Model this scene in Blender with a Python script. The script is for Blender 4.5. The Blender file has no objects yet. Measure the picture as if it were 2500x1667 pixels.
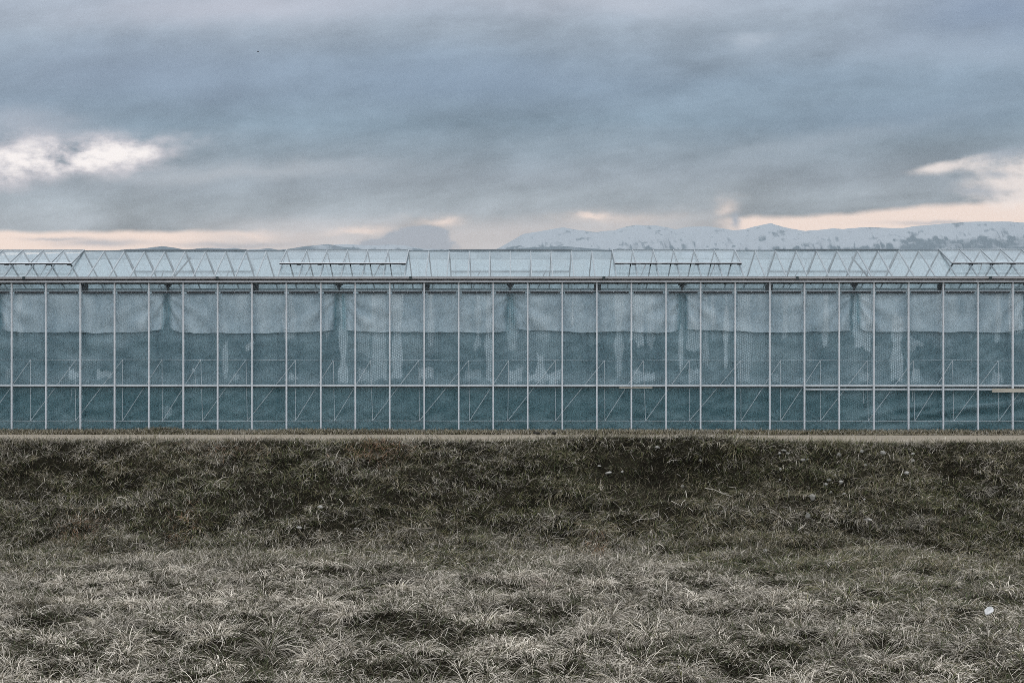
import bpy, bmesh, math, random
import numpy as np
from mathutils import Vector, Matrix

random.seed(7)
RNG = np.random.default_rng(11)
SC = bpy.context.scene
COL = SC.collection
R = math.radians

# ------------------------------------------------------------------ camera
PSI = 0.0117            # small turn to the left
F = 4000.0              # focal length in pixels of the 2500 px wide photo
U0, V0, CZ = 1199.0, 833.5, 2.03
cam_d = bpy.data.cameras.new("camera")
cam_d.sensor_width = 36.0
cam_d.lens = 36.0 * F / 2500.0
cam_d.shift_x = (1250.0 - U0) / 2500.0
cam_d.clip_start = 0.1
cam_d.clip_end = 200000.0
cam = bpy.data.objects.new("camera", cam_d)
cam.location = (0, 0, CZ)
cam.rotation_euler = (R(90), 0, PSI)
COL.objects.link(cam)
SC.camera = cam

SC.view_settings.view_transform = 'Standard'
SC.view_settings.look = 'None'
SC.view_settings.exposure = 0.0
SC.view_settings.gamma = 1.0
SC.view_settings.use_curve_mapping = False
cy = SC.cycles
cy.max_bounces = 8
cy.diffuse_bounces = 2
cy.glossy_bounces = 3
cy.transmission_bounces = 4
cy.transparent_max_bounces = 32
cy.volume_bounces = 0
cy.caustics_reflective = False
cy.caustics_refractive = False
cy.sample_clamp_indirect = 4.0
cy.use_denoising = False
cy.filter_width = 0.9

SUN_EL, SUN_AZ = 72.0, -25.0       # soft light from high behind the greenhouse


def lin(*c):
    out = []
    for v in c:
        v /= 255.0
        out.append(v / 12.92 if v <= 0.04045 else ((v + 0.055) / 1.055) ** 2.4)
    return tuple(out)


# ------------------------------------------------------------------ node helper
class S:
    """wraps a socket so that shader maths reads like maths"""
    def __init__(self, nt, sock):
        self.nt, self.s = nt, sock

    def _m(self, op, *a):
        n = self.nt.nodes.new('ShaderNodeMath')
        n.operation = op
        for i, v in enumerate((self,) + a):
            if isinstance(v, S):
                self.nt.links.new(v.s, n.inputs[i])
            else:
                n.inputs[i].default_value = v
        return S(self.nt, n.outputs[0])

    def __add__(self, o): return self._m('ADD', o)
    __radd__ = __add__
    def __sub__(self, o): return self._m('SUBTRACT', o)
    def __rsub__(self, o): return (self * -1.0) + o
    def __mul__(self, o): return self._m('MULTIPLY', o)
    __rmul__ = __mul__
    def __truediv__(self, o): return self._m('DIVIDE', o)
    def max(self, o): return self._m('MAXIMUM', o)
    def min(self, o): return self._m('MINIMUM', o)
    def exp(self): return self._m('EXPONENT')
    def cos(self): return self._m('COSINE')
    def pow(self, o): return self._m('POWER', o)
    def abs(self): return self._m('ABSOLUTE')

    def step(self, a, b, lo=0.0, hi=1.0):
        n = self.nt.nodes.new('ShaderNodeMapRange')
        n.interpolation_type = 'SMOOTHSTEP'
        self.nt.links.new(self.s, n.inputs[0])
        for i, v in enumerate((a, b, lo, hi)):
            if isinstance(v, S):
                self.nt.links.new(v.s, n.inputs[i + 1])
            else:
                n.inputs[i + 1].default_value = v
        return S(self.nt, n.outputs[0])


def combine(nt, x, y, z=0.0):
    n = nt.nodes.new('ShaderNodeCombineXYZ')
    for i, v in enumerate((x, y, z)):
        if isinstance(v, S):
            nt.links.new(v.s, n.inputs[i])
        else:
            n.inputs[i].default_value = v
    return n.outputs[0]


def noise(nt, vec, scale, detail=6.0, rough=0.55, dist=0.0):
    n = nt.nodes.new('ShaderNodeTexNoise')
    n.inputs['Scale'].default_value = scale
    n.inputs['Detail'].default_value = detail
    n.inputs['Roughness'].default_value = rough
    n.inputs['Distortion'].default_value = dist
    if vec is not None:
        nt.links.new(vec, n.inputs['Vector'])
    return n


def mixc(nt, fac, a, b, mode='MIX'):
    n = nt.nodes.new('ShaderNodeMix')
    n.data_type = 'RGBA'
    n.blend_type = mode
    for sock, v in ((n.inputs[0], fac), (n.inputs[6], a), (n.inputs[7], b)):
        if isinstance(v, S):
            nt.links.new(v.s, sock)
        elif isinstance(v, bpy.types.NodeSocket):
            nt.links.new(v, sock)
        elif isinstance(v, (tuple, list)):
            sock.default_value = tuple(v)[:3] + (1.0,)
        else:
            sock.default_value = v
    return n.outputs[2]


def ramp(nt, fac, stops):
    n = nt.nodes.new('ShaderNodeValToRGB')
    e = n.color_ramp.elements
    while len(e) < len(stops):
        e.new(0.5)
    for el, (p, c) in zip(e, stops):
        el.position = p
        el.color = tuple(c)[:3] + (1.0,)
    nt.links.new(fac.s if isinstance(fac, S) else fac, n.inputs[0])
    return n.outputs[0]


# ------------------------------------------------------------------ world: dusk overcast
def build_world():
    w = bpy.data.worlds.new("World")
    SC.world = w
    w.use_nodes = True
    nt = w.node_tree
    nt.nodes.clear()
    out = nt.nodes.new('ShaderNodeOutputWorld')
    bg = nt.nodes.new('ShaderNodeBackground')
    bg.inputs[1].default_value = 0.1
    nt.links.new(bg.outputs[0], out.inputs[0])
    sky = nt.nodes.new('ShaderNodeTexSky')
    sky.sky_type = 'NISHITA'
    sky.sun_disc = False
    sky.sun_elevation = R(SUN_EL)
    sky.sun_rotation = R(SUN_AZ)
    tc = nt.nodes.new('ShaderNodeTexCoord')
    sep = nt.nodes.new('ShaderNodeSeparateXYZ')
    nt.links.new(tc.outputs['Generated'], sep.inputs[0])
    dx, dy, dz = (S(nt, sep.outputs[i]) for i in range(3))
    front = dy.max(0.12)
    # direction of the sky as tangents of azimuth and height (world axes), in units of 1/4000
    u = dx / front * F + 1246.0
    v = dz / front * -F + V0
    # warped coordinates give the cloud edges their rags
    p = combine(nt, u / 420.0, v / 190.0)
    nA = noise(nt, p, 1.0, 9, 0.58)
    sA = nt.nodes.new('ShaderNodeSeparateColor')
    nt.links.new(nA.outputs['Color'], sA.inputs[0])
    n1, n2 = S(nt, sA.outputs[0]), S(nt, sA.outputs[1])
    pf = combine(nt, u / 110.0, v / 60.0)
    nB = noise(nt, pf, 1.0, 7, 0.6)
    sB = nt.nodes.new('ShaderNodeSeparateColor')
    nt.links.new(nB.outputs['Color'], sB.inputs[0])
    m1, m2 = S(nt, sB.outputs[0]), S(nt, sB.outputs[1])
    ub = u + (n1 - 0.5) * 260.0 + (m1 - 0.5) * 90.0
    vb = v + (n2 - 0.5) * 110.0 + (m2 - 0.5) * 42.0
    # slanting banks of stratocumulus
    pl = combine(nt, (u + v * 0.5) / 1150.0, (v + u * 0.10) / 165.0, 3.7)
    nL = noise(nt, pl, 1.0, 7, 0.55, 0.35)
    bank = S(nt, nL.outputs[0])
    vr = v + (bank - 0.5) * 150.0 + (u - 1250.0) * 0.012
    base = ramp(nt, (vr + 400.0) / 1100.0, [(max(0, (y + 400) / 1100.0), lin(*c)) for y, c in SKY_STOPS])
    lum = (bank - 0.5) * 0.80 + (m1 - 0.5) * 0.20 + (n1 - 0.5) * 0.36 + 1.0
    pc = combine(nt, (u + v * .5) / 250.0, (v + u * .10) / 112.0, 9.1)
    nC = noise(nt, pc, 1.0, 9, 0.62, .25)
    bill = S(nt, nC.outputs[0])
    pe = combine(nt, (u + v * .4) / 230.0, (v + u * .06) / 105.0, 1.9)
    nE = noise(nt, pe, 1.0, 8, 0.6, .15)
    lum = lum + (S(nt, nE.outputs[0]).step(.28, .74) - .5) * .20
    lum = lum + (bill.step(.25, .75) - .5) * .15
    pd = combine(nt, (u - v * .3) / 520.0, v / 190.0, 5.3)
    nD = noise(nt, pd, 1.0, 8, 0.6, .5)
    lum = lum - S(nt, nD.outputs[0]).step(.46, .70) * .09
    lcol = nt.nodes.new('ShaderNodeCombineColor')
    for i in range(3):
        nt.links.new(lum.s, lcol.inputs[i])
    col = mixc(nt, 1.0, base, lcol.outputs[0], 'MULTIPLY')

    def blob(cu, cv, ru, rv, k=0.0, uu=ub, vv=vb):
        a = (uu - cu) / ru
        b = (vv - cv + (uu - cu) * k) / rv
        return ((a * a + b * b) * -1.0).exp()

    # overall lighter bays of cloud
    for cu, cv, ru, rv, k, c, s in SKY_BLOBS:
        col = mixc(nt, (blob(cu, cv, ru, rv, k) * s).min(1.0), col, lin(*c))
    # gaps with the lit evening sky behind, left, lower left and right
    g1 = (blob(120, 396, 340, 54, 0.12, u, v) + blob(275, 372, 110, 46, 0.0, u, v) * 0.5 + blob(40, 350, 130, 60, 0, u, v) * .35) * ((n1 - 0.5) * 2.4 + (m1 - 0.5) * 2.8 + 1.0)
    col = mixc(nt, g1.step(.12, .90) * .8, col, lin(217, 213, 219))
    col = mixc(nt, g1.step(.60, 1.30) * 0.95, col, SKY_WHITE)
    vs = v + (n2 - 0.5) * 34.0 + (m2 - 0.5) * 14.0
    g2 = vs.step(560.0, 576.0) * ub.step(380.0, 900.0, 1.0, 0.0)
    col = mixc(nt, g2 * 0.95, col, SKY_PINK)
    top = (u - 1750.0) * -0.065 + 538.0
    vs3 = vs - top
    g3 = vs3.step(-8.0, 10.0) * ub.step(1700.0, 1830.0)
    col = mixc(nt, g3 * 0.9, col, SKY_PINK)
    g4 = ((blob(2590, 415, 270, 95, 0.30, u, v) + blob(2300, 408, 120, 18, 0.16, u, v) * 0.7) * ((n1 - 0.5) * 1.6 + (m1 - 0.5) * 2.2 + 1.0)).step(0.30, 0.95)
    col = mixc(nt, g4 * 0.88, col, SKY_PINK2)
    g5 = vs.step(515.0, 575.0) * ub.step(350.0, 800.0) * ub.step(1500.0, 1950.0, 1.0, 0.0)
    col = mixc(nt, g5 * .42, col, lin(226, 214, 211))
    for cu, cv, ru, rv, s in ((1440, 527, 36, 9, .8), (1068, 533, 55, 11, .7), (1755, 515, 30, 22, .5),
                              (880, 562, 60, 8, .6), (1500, 535, 160, 20, .35), (650, 585, 60, 8, .4)):
        col = mixc(nt, blob(cu, cv, ru, rv) * s, col, SKY_PINK)
    # grey wisps over the pink strips, the cumulus hump above the ridge
    uh, vh = u + (m1 - .5) * 110, v + (m2 - .5) * 62
    wz = (blob(925, 606, 85, 26, 0, uh, vh) + blob(1005, 578, 62, 30, 0, uh, vh) + blob(1055, 588, 45, 34, 0, uh, vh) + blob(1000, 610, 130, 22, 0, uh, vh) * .8)
    wz = wz.step(0.45, 0.85)
    col = mixc(nt, wz * 0.85, col, SKY_HUMP)
    for cu, cv, ru, rv, k, s in ((240, 592, 110, 9, 0, .7), (130, 583, 70, 4, 0, .6), (2390, 470, 60, 12, 0, .7), (2440, 380, 60, 12, .2, .7),
                                 (2300, 545, 130, 5, 0, .6), (1795, 540, 10, 22, 0, .9), (2430, 430, 34, 8, 0, .6), (560, 598, 160, 8, 0, .6)):
        col = mixc(nt, blob(cu, cv, ru, rv, k, u + (m1 - .5) * 60, v + (m2 - .5) * 26) * s, col, SKY_HUMP)
    # the sky beyond the evening haze: what is lost on the way through the air is added here
    T = (((dz.max(0.02)._m('POWER', -1.0)) * -(HAZE_D * HAZE_TOP))).exp()
    sc_ = nt.nodes.new('ShaderNodeSeparateColor')
    nt.links.new(col, sc_.inputs[0])
    cc_ = nt.nodes.new('ShaderNodeCombineColor')
    for i in range(3):
        ch = ((S(nt, sc_.outputs[i]) - (1.0 - T) * AIR[i]) / T.max(HAZE_TMIN)).max(0.02)
        nt.links.new(ch.s, cc_.inputs[i])
    col = cc_.outputs[0]
    scale = mixc(nt, 1.0, col, (10.0 * SKY_GAIN,) * 3, 'MULTIPLY')
    # behind the camera and overhead: the same overcast, a little brighter
    pb = noise(nt, tc.outputs['Generated'], 2.2, 6, 0.55)
    rear = ramp(nt, pb.outputs[0], [(0.3, tuple(c * 10 for c in SKY_REAR[0])), (0.7, tuple(c * 10 for c in SKY_REAR[1]))])
    side = (dy.step(0.12, 0.45) * dz.step(0.28, 0.5, 1.0, 0.0))
    allc = mixc(nt, side, rear, scale)
    # thin veil: a little of the clear sky above shows through
    final = mixc(nt, 0.92, sky.outputs[0], allc)
    above = dz.step(-0.03, -0.005)                  # nothing shines from below the ground
    ac = nt.nodes.new('ShaderNodeCombineColor')
    for i in range(3):
        nt.links.new(above.s, ac.inputs[i])
    final = mixc(nt, 1.0, final, ac.outputs[0], 'MULTIPLY')
    nt.links.new(final, bg.inputs[0])
    sd = bpy.data.lights.new("sun", 'SUN')
    sd.energy = 1.3
    sd.angle = R(16)
    sd.color = (1.0, 0.95, 0.9)
    so = bpy.data.objects.new("sun", sd)
    az, el = R(SUN_AZ), R(SUN_EL)
    d = Vector((math.sin(az) * math.cos(el), math.cos(az) * math.cos(el), math.sin(el)))
    so.rotation_euler = d.to_track_quat('Z', 'Y').to_euler()
    so.location = (0, 20, 60)
    COL.objects.link(so)


SKY_GAIN = 1.0
HAZE_D, HAZE_TOP = 3.0e-5, 1750.0
HAZE_TMIN = 0.3
AIR = (0.315, 0.38, 0.445)
SKY_STOPS = [(-400, (205, 208, 214)), (-100, (186, 194, 203)), (0, (170, 181, 195)), (60, (166, 179, 193)),
             (150, (151, 167, 183)), (230, (140, 158, 175)), (300, (139, 158, 174)), (360, (147, 162, 175)),
             (430, (160, 171, 182)), (490, (168, 178, 187)), (545, (176, 184, 192)), (700, (190, 196, 202))]
SKY_STOPS = SKY_STOPS[:12]
SKY_BLOBS = [(600, 10, 420, 50, 0.05, (200, 203, 215), .7), (1480, 5, 260, 36, 0, (196, 202, 214), .7),
             (1830, 88, 55, 16, 0, (186, 197, 210), .7), (2300, 120, 300, 40, -.05, (166, 180, 197), .5),
             (2450, 30, 260, 70, 0, (133, 153, 180), .6), (60, 300, 150, 40, -.1, (186, 192, 204), .6),
             (560, 430, 330, 24, .05, (190, 196, 204), .6), (2000, 360, 330, 26, .22, (166, 178, 190), .6),
             (350, 170, 420, 80, 0, (146, 162, 184), .5), (1150, 190, 400, 60, 0, (138, 157, 180), .5), (2200, 280, 340, 50, .1, (140, 158, 177), .5)]
SKY_WHITE = tuple(c * 1.05 for c in lin(252, 246, 244))
SKY_PINK = lin(251, 232, 222)
SKY_PINK2 = lin(244, 234, 230)
SKY_HUMP = lin(170, 179, 191)
SKY_REAR = ((1.10, 1.17, 1.25), (1.75, 1.80, 1.86))
build_world()


# ------------------------------------------------------------------ object helpers
def tag(o, label=None, cat=None, group=None, kind=None):
    for k, val in (("label", label), ("category", cat), ("group", group), ("kind", kind)):
        if val:
            o[k] = val
    return o


def empty(name, loc=(0, 0, 0), parent=None):
    o = bpy.data.objects.new(name, None)
    o.location = loc
    COL.objects.link(o)
    o.parent = parent
    return o


def link(name, me, mat=None, parent=None, loc=(0, 0, 0), smooth=False):
    if mat is not None:
        for m in (mat if isinstance(mat, (list, tuple)) else [mat]):
            me.materials.append(m)
    if smooth:
        me.polygons.foreach_set('use_smooth', np.ones(len(me.polygons), bool))
    o = bpy.data.objects.new(name, me)
    o.location = loc
    COL.objects.link(o)
    o.parent = parent
    return o


class MB:
    """collects boxes and tubes into one mesh"""
    def __init__(self):
        self.v, self.f, self.m = [], [], []

    def add(self, vs, fs, mi=0):
        n = len(self.v)
        self.v += [tuple(p) for p in vs]
        self.f += [tuple(i + n for i in f) for f in fs]
        self.m += [mi] * len(fs)
        return self

    def box(self, x0, x1, y0, y1, z0, z1, mi=0):
        vs = [(x, y, z) for z in (z0, z1) for y in (y0, y1) for x in (x0, x1)]
        fs = [(0, 2, 3, 1), (4, 5, 7, 6), (0, 1, 5, 4), (2, 6, 7, 3), (0, 4, 6, 2), (1, 3, 7, 5)]
        return self.add(vs, fs, mi)

    def beam(self, a, b, w, h, up=(0, 0, 1), mi=0):
        a, b = Vector(a), Vector(b)
        d = (b - a).normalized()
        s = d.cross(Vector(up)).normalized()
        t = s.cross(d)
        vs = []
        for p in (a, b):
            for i, j in ((-1, -1), (1, -1), (1, 1), (-1, 1)):
                vs.append(p + s * i * w / 2 + t * j * h / 2)
        fs = [(3, 2, 1, 0), (4, 5, 6, 7), (0, 1, 5, 4), (1, 2, 6, 5), (2, 3, 7, 6), (3, 0, 4, 7)]
        return self.add(vs, fs, mi)

    def tube(self, pts, rad, n=6, mi=0):
        pts = [Vector(p) for p in pts]
        rads = rad if isinstance(rad, (list, tuple)) else [rad] * len(pts)
        vs, fs = [], []
        for i, p in enumerate(pts):
            d = (pts[min(i + 1, len(pts) - 1)] - pts[max(i - 1, 0)]).normalized()
            s = d.cross(Vector((0, 1, 0.01))).normalized()
            t = s.cross(d)
            for k in range(n):
                a = 2 * math.pi * k / n
                vs.append(p + (s * math.cos(a) + t * math.sin(a)) * rads[i])
        for i in range(len(pts) - 1):
            for k in range(n):
                fs.append((i * n + k, i * n + (k + 1) % n, (i + 1) * n + (k + 1) % n, (i + 1) * n + k))
        fs.append(tuple(range(n))[::-1])
        fs.append(tuple((len(pts) - 1) * n + k for k in range(n)))
        return self.add(vs, fs, mi)

    def mesh(self, name):
        me = bpy.data.meshes.new(name)
        me.from_pydata(self.v, [], self.f)
        if any(self.m):
            me.polygons.foreach_set('material_index', self.m)
        me.update()
        return me

    def build(self, name, mat, parent=None, loc=(0, 0, 0), smooth=False):
        return link(name, self.mesh(name), mat, parent, loc, smooth)


def np_mesh(name, verts, quads=None, tris=None):
    me = bpy.data.meshes.new(name)
    nv = len(verts)
    quads = np.zeros((0, 4), np.int32) if quads is None else quads.astype(np.int32)
    tris = np.zeros((0, 3), np.int32) if tris is None else tris.astype(np.int32)
    me.vertices.add(nv)
    me.vertices.foreach_set('co', np.ascontiguousarray(verts, np.float32).ravel())
    loops = np.concatenate([quads.ravel(), tris.ravel()])
    me.loops.add(len(loops))
    me.loops.foreach_set('vertex_index', loops)
    nf = len(quads) + len(tris)
    me.polygons.add(nf)
    st = np.concatenate([np.arange(len(quads)) * 4, len(quads) * 4 + np.arange(len(tris)) * 3]).astype(np.int32)
    me.polygons.foreach_set('loop_start', st)
    me.update(calc_edges=True)
    return me


def grid_mesh(name, X, Y, Z):
    """X, Y, Z are (n, m) arrays"""
    n, m = X.shape
    v = np.stack([X, Y, Z], -1).reshape(-1, 3)
    i = np.arange(n * m).reshape(n, m)
    q = np.stack([i[:-1, :-1], i[:-1, 1:], i[1:, 1:], i[1:, :-1]], -1).reshape(-1, 4)
    return np_mesh(name, v, q)


def set_attr(me, name, data, typ='FLOAT'):
    a = me.attributes.new(name, typ, 'POINT')
    if typ == 'FLOAT':
        a.data.foreach_set('value', np.ascontiguousarray(data, np.float32).ravel())
    else:
        a.data.foreach_set('color', np.ascontiguousarray(data, np.float32).ravel())


# value noise ------------------------------------------------------
_T = RNG.random((512, 512))


def vnoise(x, y, s=0):
    x = np.asarray(x, float) + s * 17.31
    y = np.asarray(y, float) + s * 9.73
    xi, yi = np.floor(x).astype(int), np.floor(y).astype(int)
    fx, fy = x - xi, y - yi
    fx, fy = fx * fx * (3 - 2 * fx), fy * fy * (3 - 2 * fy)
    a = _T[xi % 512, yi % 512]; b = _T[(xi + 1) % 512, yi % 512]
    c = _T[xi % 512, (yi + 1) % 512]; d = _T[(xi + 1) % 512, (yi + 1) % 512]
    return (a * (1 - fx) + b * fx) * (1 - fy) + (c * (1 - fx) + d * fx) * fy


def fbm(x, y, s=0, o=4, g=0.5):
    t, a, n = 0, 1.0, 0
    for i in range(o):
        t = t + a * vnoise(x * 2 ** i, y * 2 ** i, s + i)
        n += a
        a *= g
    return t / n


def sstep(x, a, b):
    t = np.clip((x - a) / (b - a), 0, 1)
    return t * t * (3 - 2 * t)


# photo pixel -> world ----------------------------------------------
def ray(u, v):
    a, b = (u - U0) / F, (V0 - v) / F
    return np.array([-math.sin(PSI) + a * math.cos(PSI), math.cos(PSI) + a * math.sin(PSI), b])


def at_y(u, v, Y):
    d = ray(u, v)
    return np.array([0, 0, CZ]) + d * (Y / d[1])


def height(x, y):
    x, y = np.asarray(x, float), np.asarray(y, float)
    near = sstep(y, 60, 45) * sstep(np.abs(x), 40, 25)
    foot = 28.2 + 1.0 * (fbm(x * 0.25, y * 0 + 3, 2, 3) - 0.5) + 0.02 * x
    s = sstep(y, foot, 33.0)
    s = 0.55 * s + 0.45 * np.clip((y - foot) / (33.0 - foot), 0, 1)
    h = -1.62 + 1.60 * s
    # uneven bank and field
    bankw = sstep(y, 26.5, 28.5) * sstep(y, 33.0, 32.0)
    fld = sstep(y, 29.5, 27.5)
    h = h + bankw * (0.44 * (fbm(x * 0.42, y * 0.55, 5, 3) - 0.5) + 0.30 * (fbm(x * 1.5, y * 1.7, 9, 3) - 0.5))
    h = h + fld * (0.16 * (fbm(x * 0.35, y * 0.35, 13, 2) - 0.5) + 0.24 * (fbm(x * 1.4, y * 1.4, 15, 2) - 0.5))
    # scooped hollow in the bank right of the middle
    h = h - bankw * 0.22 * np.exp(-((x - 3.2) / 2.6) ** 2 - ((y - 31.0) / 0.8) ** 2)
    h = h - bankw * 0.16 * np.exp(-((x + 7.4) / 0.7) ** 2 - ((y - 31.0) / 0.5) ** 2)
    # crest along the near edge of the path
    c = 0.055 + 0.105 * np.exp(-((x - 2.6) / 2.3) ** 4) - 0.05 * sstep(x, 4.5, 7.0)
    c = c + 0.10 * (fbm(x * 0.9, y * 0 + 1, 21, 3) - 0.5)
    h = h + c * np.exp(-((y - 32.75) / 0.45) ** 2)
    # grass verge at the foot of the wall
    vg = sstep(y, 35.8, 36.4)
    h = h + vg * (0.05 * np.exp(-((y - 36.8) / 0.7) ** 2) - 0.035 + 0.05 * (fbm(x * 0.8, y * 1.5, 25, 3) - 0.5) + 0.07 * np.exp(-((x + 7.95) / 0.5) ** 2 - ((y - 37.5) / 0.35) ** 2))
    return np.where(near > 0, h * near + (1 - near) * np.where(y > 33, -0.02, -1.62), np.where(y > 33, -0.02, -1.62))


def on_ground(u, v):
    d = ray(u, v)
    t = np.linspace(8, 60, 5200) / d[1]
    P = np.array([0, 0, CZ])[None, :] + d[None, :] * t[:, None]
    g = height(P[:, 0], P[:, 1])
    k = np.argmax(P[:, 2] <= g)
    p = P[k]
    return np.array([p[0], p[1], float(height(p[0], p[1]))])


# ------------------------------------------------------------------ materials
def new_mat(name):
    m = bpy.data.materials.new(name)
    m.use_nodes = True
    nt = m.node_tree
    nt.nodes.clear()
    out = nt.nodes.new('ShaderNodeOutputMaterial')
    return m, nt, out


def principled(nt, color, rough=0.6, spec=0.4, metal=0.0):
    b = nt.nodes.new('ShaderNodeBsdfPrincipled')
    if isinstance(color, bpy.types.NodeSocket):
        nt.links.new(color, b.inputs['Base Color'])
    else:
        b.inputs['Base Color'].default_value = tuple(color)[:3] + (1,)
    if isinstance(rough, S):
        nt.links.new(rough.s, b.inputs['Roughness'])
    else:
        b.inputs['Roughness'].default_value = rough
    b.inputs['Specular IOR Level'].default_value = spec
    b.inputs['Metallic'].default_value = metal
    return b


def obj_coord(nt):
    t = nt.nodes.new('ShaderNodeTexCoord')
    return t.outputs['Object']


def bumpn(nt, h, strength, dist):
    b = nt.nodes.new('ShaderNodeBump')
    b.inputs['Strength'].default_value = strength
    b.inputs['Distance'].default_value = dist
    nt.links.new(h.s if isinstance(h, S) else h, b.inputs['Height'])
    return b.outputs[0]


def mottled(name, c1, c2, scale=6, rough=0.5, metal=0.0, spec=0.4, bump=0.0, stretch=(1, 1, 1)):
    m, nt, out = new_mat(name)
    mp = nt.nodes.new('ShaderNodeMapping')
    mp.inputs['Scale'].default_value = stretch
    nt.links.new(obj_coord(nt), mp.inputs['Vector'])
    n = noise(nt, mp.outputs[0], scale, 5, 0.6)
    c = ramp(nt, n.outputs[0], [(0.32, c1), (0.68, c2)])
    b = principled(nt, c, rough, spec, metal)
    if bump:
        nt.links.new(bumpn(nt, n.outputs[0], 1.0, bump), b.inputs['Normal'])
    nt.links.new(b.outputs[0], out.inputs[0])
    return m


M = {}
M['alu'] = mottled('weathered_aluminium', (.50, .52, .55), (.66, .68, .71), 5, .45, 0.15)
M['alu_dull'] = mottled('dull_zinc', (.30, .31, .32), (.44, .44, .45), 4, .5, 0.2)
M['bar_white'] = mottled('painted_bar', (.62, .65, .68), (.78, .80, .82), 3, .45, stretch=(1, 1, .4))
M['gutter'] = mottled('gutter_zinc', (.46, .46, .48), (.62, .61, .62), 2.2, .55, .2, stretch=(.5, 1, 1))
M['black'] = mottled('black_rubber', (.008, .010, .012), (.022, .025, .028), 9, .6)
M['dark_steel'] = mottled('dark_steel', (.030, .045, .048), (.06, .075, .078), 8, .6)
M['roof_bar'] = mottled('roof_bar', (.17, .205, .23), (.25, .285, .31), 5, .5, .1)
M['screw'] = mottled('bright_screw', (.8, .8, .8), (.9, .9, .9), 5, .3)
M['wood'] = mottled('grey_wood', (.38, .35, .29), (.60, .56, .48), 3, .8, stretch=(.6, 14, 14), bump=.004)
M['string'] = mottled('white_twine', (.66, .71, .74), (.80, .83, .86), 9, .8)
M['inner_ground'] = mottled('greenhouse_soil', (.05, .055, .045), (.10, .10, .08), 2, .95)


def glass_mat(name, tint, milk, milk_col, gloss_gain=1.0, streak=True):
    m, nt, out = new_mat(name)
    tr = nt.nodes.new('ShaderNodeBsdfTransparent')
    tr.inputs[0].default_value = tint + (1,)
    df = nt.nodes.new('ShaderNodeBsdfDiffuse')
    df.inputs[0].default_value = milk_col + (1,)
    tl = nt.nodes.new('ShaderNodeBsdfTranslucent')
    tl.inputs[0].default_value = milk_col + (1,)
    mm = nt.nodes.new('ShaderNodeMixShader')
    mm.inputs[0].default_value = 0.5
    nt.links.new(df.outputs[0], mm.inputs[1])
    nt.links.new(tl.outputs[0], mm.inputs[2])
    mx = nt.nodes.new('ShaderNodeMixShader')
    if streak:
        g = nt.nodes.new('ShaderNodeNewGeometry')
        mp = nt.nodes.new('ShaderNodeMapping')
        mp.inputs['Scale'].default_value = (1.0, .35, .35)
        nt.links.new(g.outputs['Position'], mp.inputs['Vector'])
        n = noise(nt, mp.outputs[0], 3.0, 6, .65)
        k = S(nt, n.outputs[0]).step(.25, .75, milk * .6, min(1, milk * 1.4))
        nt.links.new(k.s, mx.inputs[0])
    else:
        mx.inputs[0].default_value = milk
    nt.links.new(tr.outputs[0], mx.inputs[1])
    nt.links.new(mm.outputs[0], mx.inputs[2])
    gl = nt.nodes.new('ShaderNodeBsdfGlossy')
    gl.inputs['Roughness'].default_value = 0.08
    gl.inputs[0].default_value = (.9, .95, 1, 1)
    lw = nt.nodes.new('ShaderNodeLayerWeight')      # two-sided thin glass: Schlick from the facing angle
    lw.inputs[0].default_value = 0.5
    fac = (S(nt, lw.outputs['Facing']).max(0.0).pow(5.0) * (.9 * gloss_gain) + .045 * gloss_gain).min(1.0)
    m2 = nt.nodes.new('ShaderNodeMixShader')
    nt.links.new(fac.s, m2.inputs[0])
    nt.links.new(mx.outputs[0], m2.inputs[1])
    nt.links.new(gl.outputs[0], m2.inputs[2])
    nt.links.new(m2.outputs[0], out.inputs[0])
    return m


M['roof_glass'] = glass_mat('roof_glass', (.90, .95, .97), 0.34, (.51, .585, .62), 0.6)
M['roof_glass_rear'] = glass_mat('roof_glass_rear', (.86, .92, .95), 0.62, (.53, .60, .635), 0.6)
M['wall_glass'] = glass_mat('wall_glass', (.96, .98, .985), 0.014, (.6, .68, .72), 0.8, True)
M['back_glass'] = glass_mat('back_glass', (.8, .88, .9), 0.5, (.5, .6, .64), 0.6)


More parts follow.
